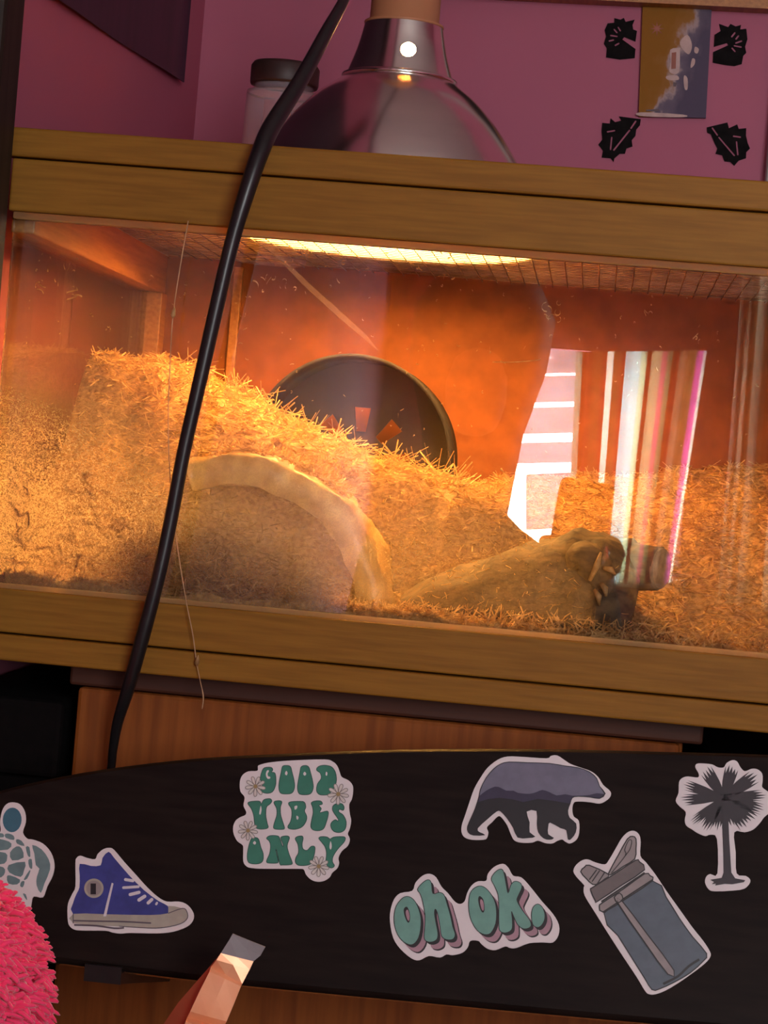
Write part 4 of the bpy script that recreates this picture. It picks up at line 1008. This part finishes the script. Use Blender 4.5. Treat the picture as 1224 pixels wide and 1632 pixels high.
def tuft(p, d, L, r):
    k = len(V); d = d.normalized(); a = d.orthogonal().normalized(); b = d.cross(a); dz = Vector((0, 0, -1))
    for i, (f, s) in enumerate(((0, .8), (.5, 1.0), (.9, .75))):
        c = p+d*L*f+dz*L*.35*f*f
        for q in range(5): V.append(c+(a*math.cos(q*1.2566)+b*math.sin(q*1.2566))*r*s)
    V.append(p+d*L+dz*L*.35)
    for i in range(2):
        for q in range(5): Fc.append((k+i*5+q, k+i*5+(q+1) % 5, k+i*5+5+(q+1) % 5, k+i*5+5+q))
    for q in range(5): Fc.append((k+10+q, k+10+(q+1) % 5, k+15))
for i in range(8000):
    w = rr.uniform(-2.4, 1.2) if rr.random() < .85 else rr.uniform(0, 6.28)
    t = 1-rr.random()**1.4*.35 if rr.random() < .85 else rr.random()
    p = poufpt(w, t)
    if p.x < XL+.006: continue
    nrm = Vector((math.cos(w)/rxp*.06, math.sin(w)/ryp*.06, .25+max(0, (t-.86)*12)))
    d = nrm.normalized()+Vector((rr.gauss(0, .6), rr.gauss(0, .6), rr.gauss(-.35, .6)))
    tuft(p, d, rr.uniform(.006, .0145), rr.uniform(.0011, .0021))
tag(link('shag', mesh('shag', V, Fc), pinkf, pouf, True), kind='stuff')

# ------------------------------------------------------------------ the photographer, seen only as a dark reflection in the pane
phone = thing('smartphone', CAM+Vector((-.02, -.008, -.13)), 'dark smartphone held up, mirrored as a rounded rectangle in the pane', 'phone')
RA = A.copy(); RA.col[1]; 
bm = bmesh.new(); bmesh.ops.create_cube(bm, size=1.0)
for v in bm.verts: v.co = Vector((-.0565+(v.co.x+.5)*.071, (v.co.y-.5)*.0075, -.131+(v.co.z+.5)*.147))
bmesh.ops.bevel(bm, geom=[e_ for e_ in bm.edges if abs((e_.verts[0].co-e_.verts[1].co).y) > .004], offset=.010, segments=6, affect='EDGES', profile=.5)
Rp = Matrix.Rotation(math.radians(5.0), 4, 'Y'); Rp.translation = CAM+Vector((0, -.005, 0))
bm.transform(Rp); link('phone_body', bm_out(bm, 'phone'), black, phone)
skin = M('skin', (0.42, 0.24, 0.17), 0.6, col2=(0.38, 0.21, 0.15), scale=30)
cloth = M('dark_clothes', (0.015, 0.014, 0.017), 0.9, col2=(0.02, 0.018, 0.02), scale=60)
hairb = M('dark_hair', (0.02, 0.012, 0.008), 0.5, col2=(0.03, 0.018, 0.012), scale=40, stretch=(8, 8, 1))
person = thing('person', (-.18, -2.0, 0), 'person in dark clothes kneeling with a phone, only mirrored in the pane', 'person')
def skinbody(name, nodes, edges, mat, par, root=0, sub=2):
    me = bpy.data.meshes.new(name); me.from_pydata([n[0] for n in nodes], edges, []); me.update()
    o = bpy.data.objects.new(name, me); COL.objects.link(o)
    md = o.modifiers.new('skin', 'SKIN'); md.use_smooth_shade = True
    for i, n in enumerate(nodes):
        r = n[1]; sv_ = me.skin_vertices[0].data[i]; sv_.radius = (r, r) if not isinstance(r, tuple) else r; sv_.use_root = (i == root)
    s_ = o.modifiers.new('sub', 'SUBSURF'); s_.levels = sub; s_.render_levels = sub
    me.materials.append(mat); off = root_off(par); o.parent = par; o.location = -off
    return o
zf = 0.0
N = [((-.20, -2.12, .26), .12), ((-.20, -2.08, .40), .11), ((-.20, -2.04, .56), .12), ((-.20, -2.01, .70), .10), ((-.20, -1.99, .79), .045), ((-.20, -1.97, .86), .05), ((-.20, -1.95, .94), (.062, .08)), ((-.20, -1.95, 1.04), (.072, .085)), ((-.20, -1.955, 1.10), .05),
     ((-.06, -2.0, .70), .05), ((-.01, -1.88, .52), .042), ((.012, -1.66, .66), .034), ((.004, -1.545, .725), .024),
     ((-.33, -2.0, .70), .05), ((-.34, -1.93, .48), .042), ((-.28, -1.76, .38), .034), ((-.24, -1.66, .32), .026),
     ((-.11, -2.08, .20), .085), ((-.09, -1.72, .13), .07), ((-.10, -1.95, .055), .05), ((-.11, -2.2, .045), .035),
     ((-.29, -2.08, .20), .085), ((-.31, -1.72, .13), .07), ((-.30, -1.95, .055), .05), ((-.29, -2.2, .045), .035)]
E = [(0,1),(1,2),(2,3),(3,4),(4,5),(5,6),(6,7),(7,8),(3,9),(9,10),(10,11),(11,12),(3,13),(13,14),(14,15),(15,16),(0,17),(17,18),(18,19),(19,20),(0,21),(21,22),(22,23),(23,24)]
skinbody('body', N, E, cloth, person)
# face and hair
link('hair', tube_me('hair', [(-.205, -2.0, .70), (-.205, -2.0, .80), (-.205, -1.985, .92), (-.205, -1.975, 1.02), (-.20, -1.97, 1.10), (-.20, -1.965, 1.16), (-.20, -1.965, 1.18)], [.062, .064, .078, .105, .108, .075, .02], 24), hairb, person, True)
H = [((-.20, -1.885, .955), .035), ((-.20, -1.865, .945), .010)]
face_o = skinbody('face', [((-.20, -1.92, .91), .035), ((-.20, -1.905, .95), .05), ((-.20, -1.905, 1.01), .055), ((-.20, -1.915, 1.06), .045)], [(0,1),(1,2),(2,3)], skin, person)
# the hand that holds the phone: palm and five fingers
link('hand_palm', tube_me('palm', [(.004, -1.545, .725), (-.006, -1.50, .735), (-.016, -1.472, .75), (-.02, -1.468, .765)], [.022, .026, .022, .012], 14), skin, person, True)
for k, dz in enumerate((0.0, .017, .034, .050)):
    zf_ = .722+dz
    link('finger', tube_me('finger', [(-.03, -1.474, zf_+.004), (-.058, -1.474, zf_+.004), (-.069, -1.462, zf_+.003), (-.066, -1.447, zf_+.002), (-.054+.004*k, -1.4445, zf_)], [.0085, .0085, .008, .0075, .006], 10), skin, person, True)
link('thumb', tube_me('thumb', [(.006, -1.49, .735), (.022, -1.475, .75), (.026, -1.462, .768), (.020, -1.447, .780), (.010, -1.444, .786)], [.012, .011, .010, .009, .006], 10), skin, person, True)
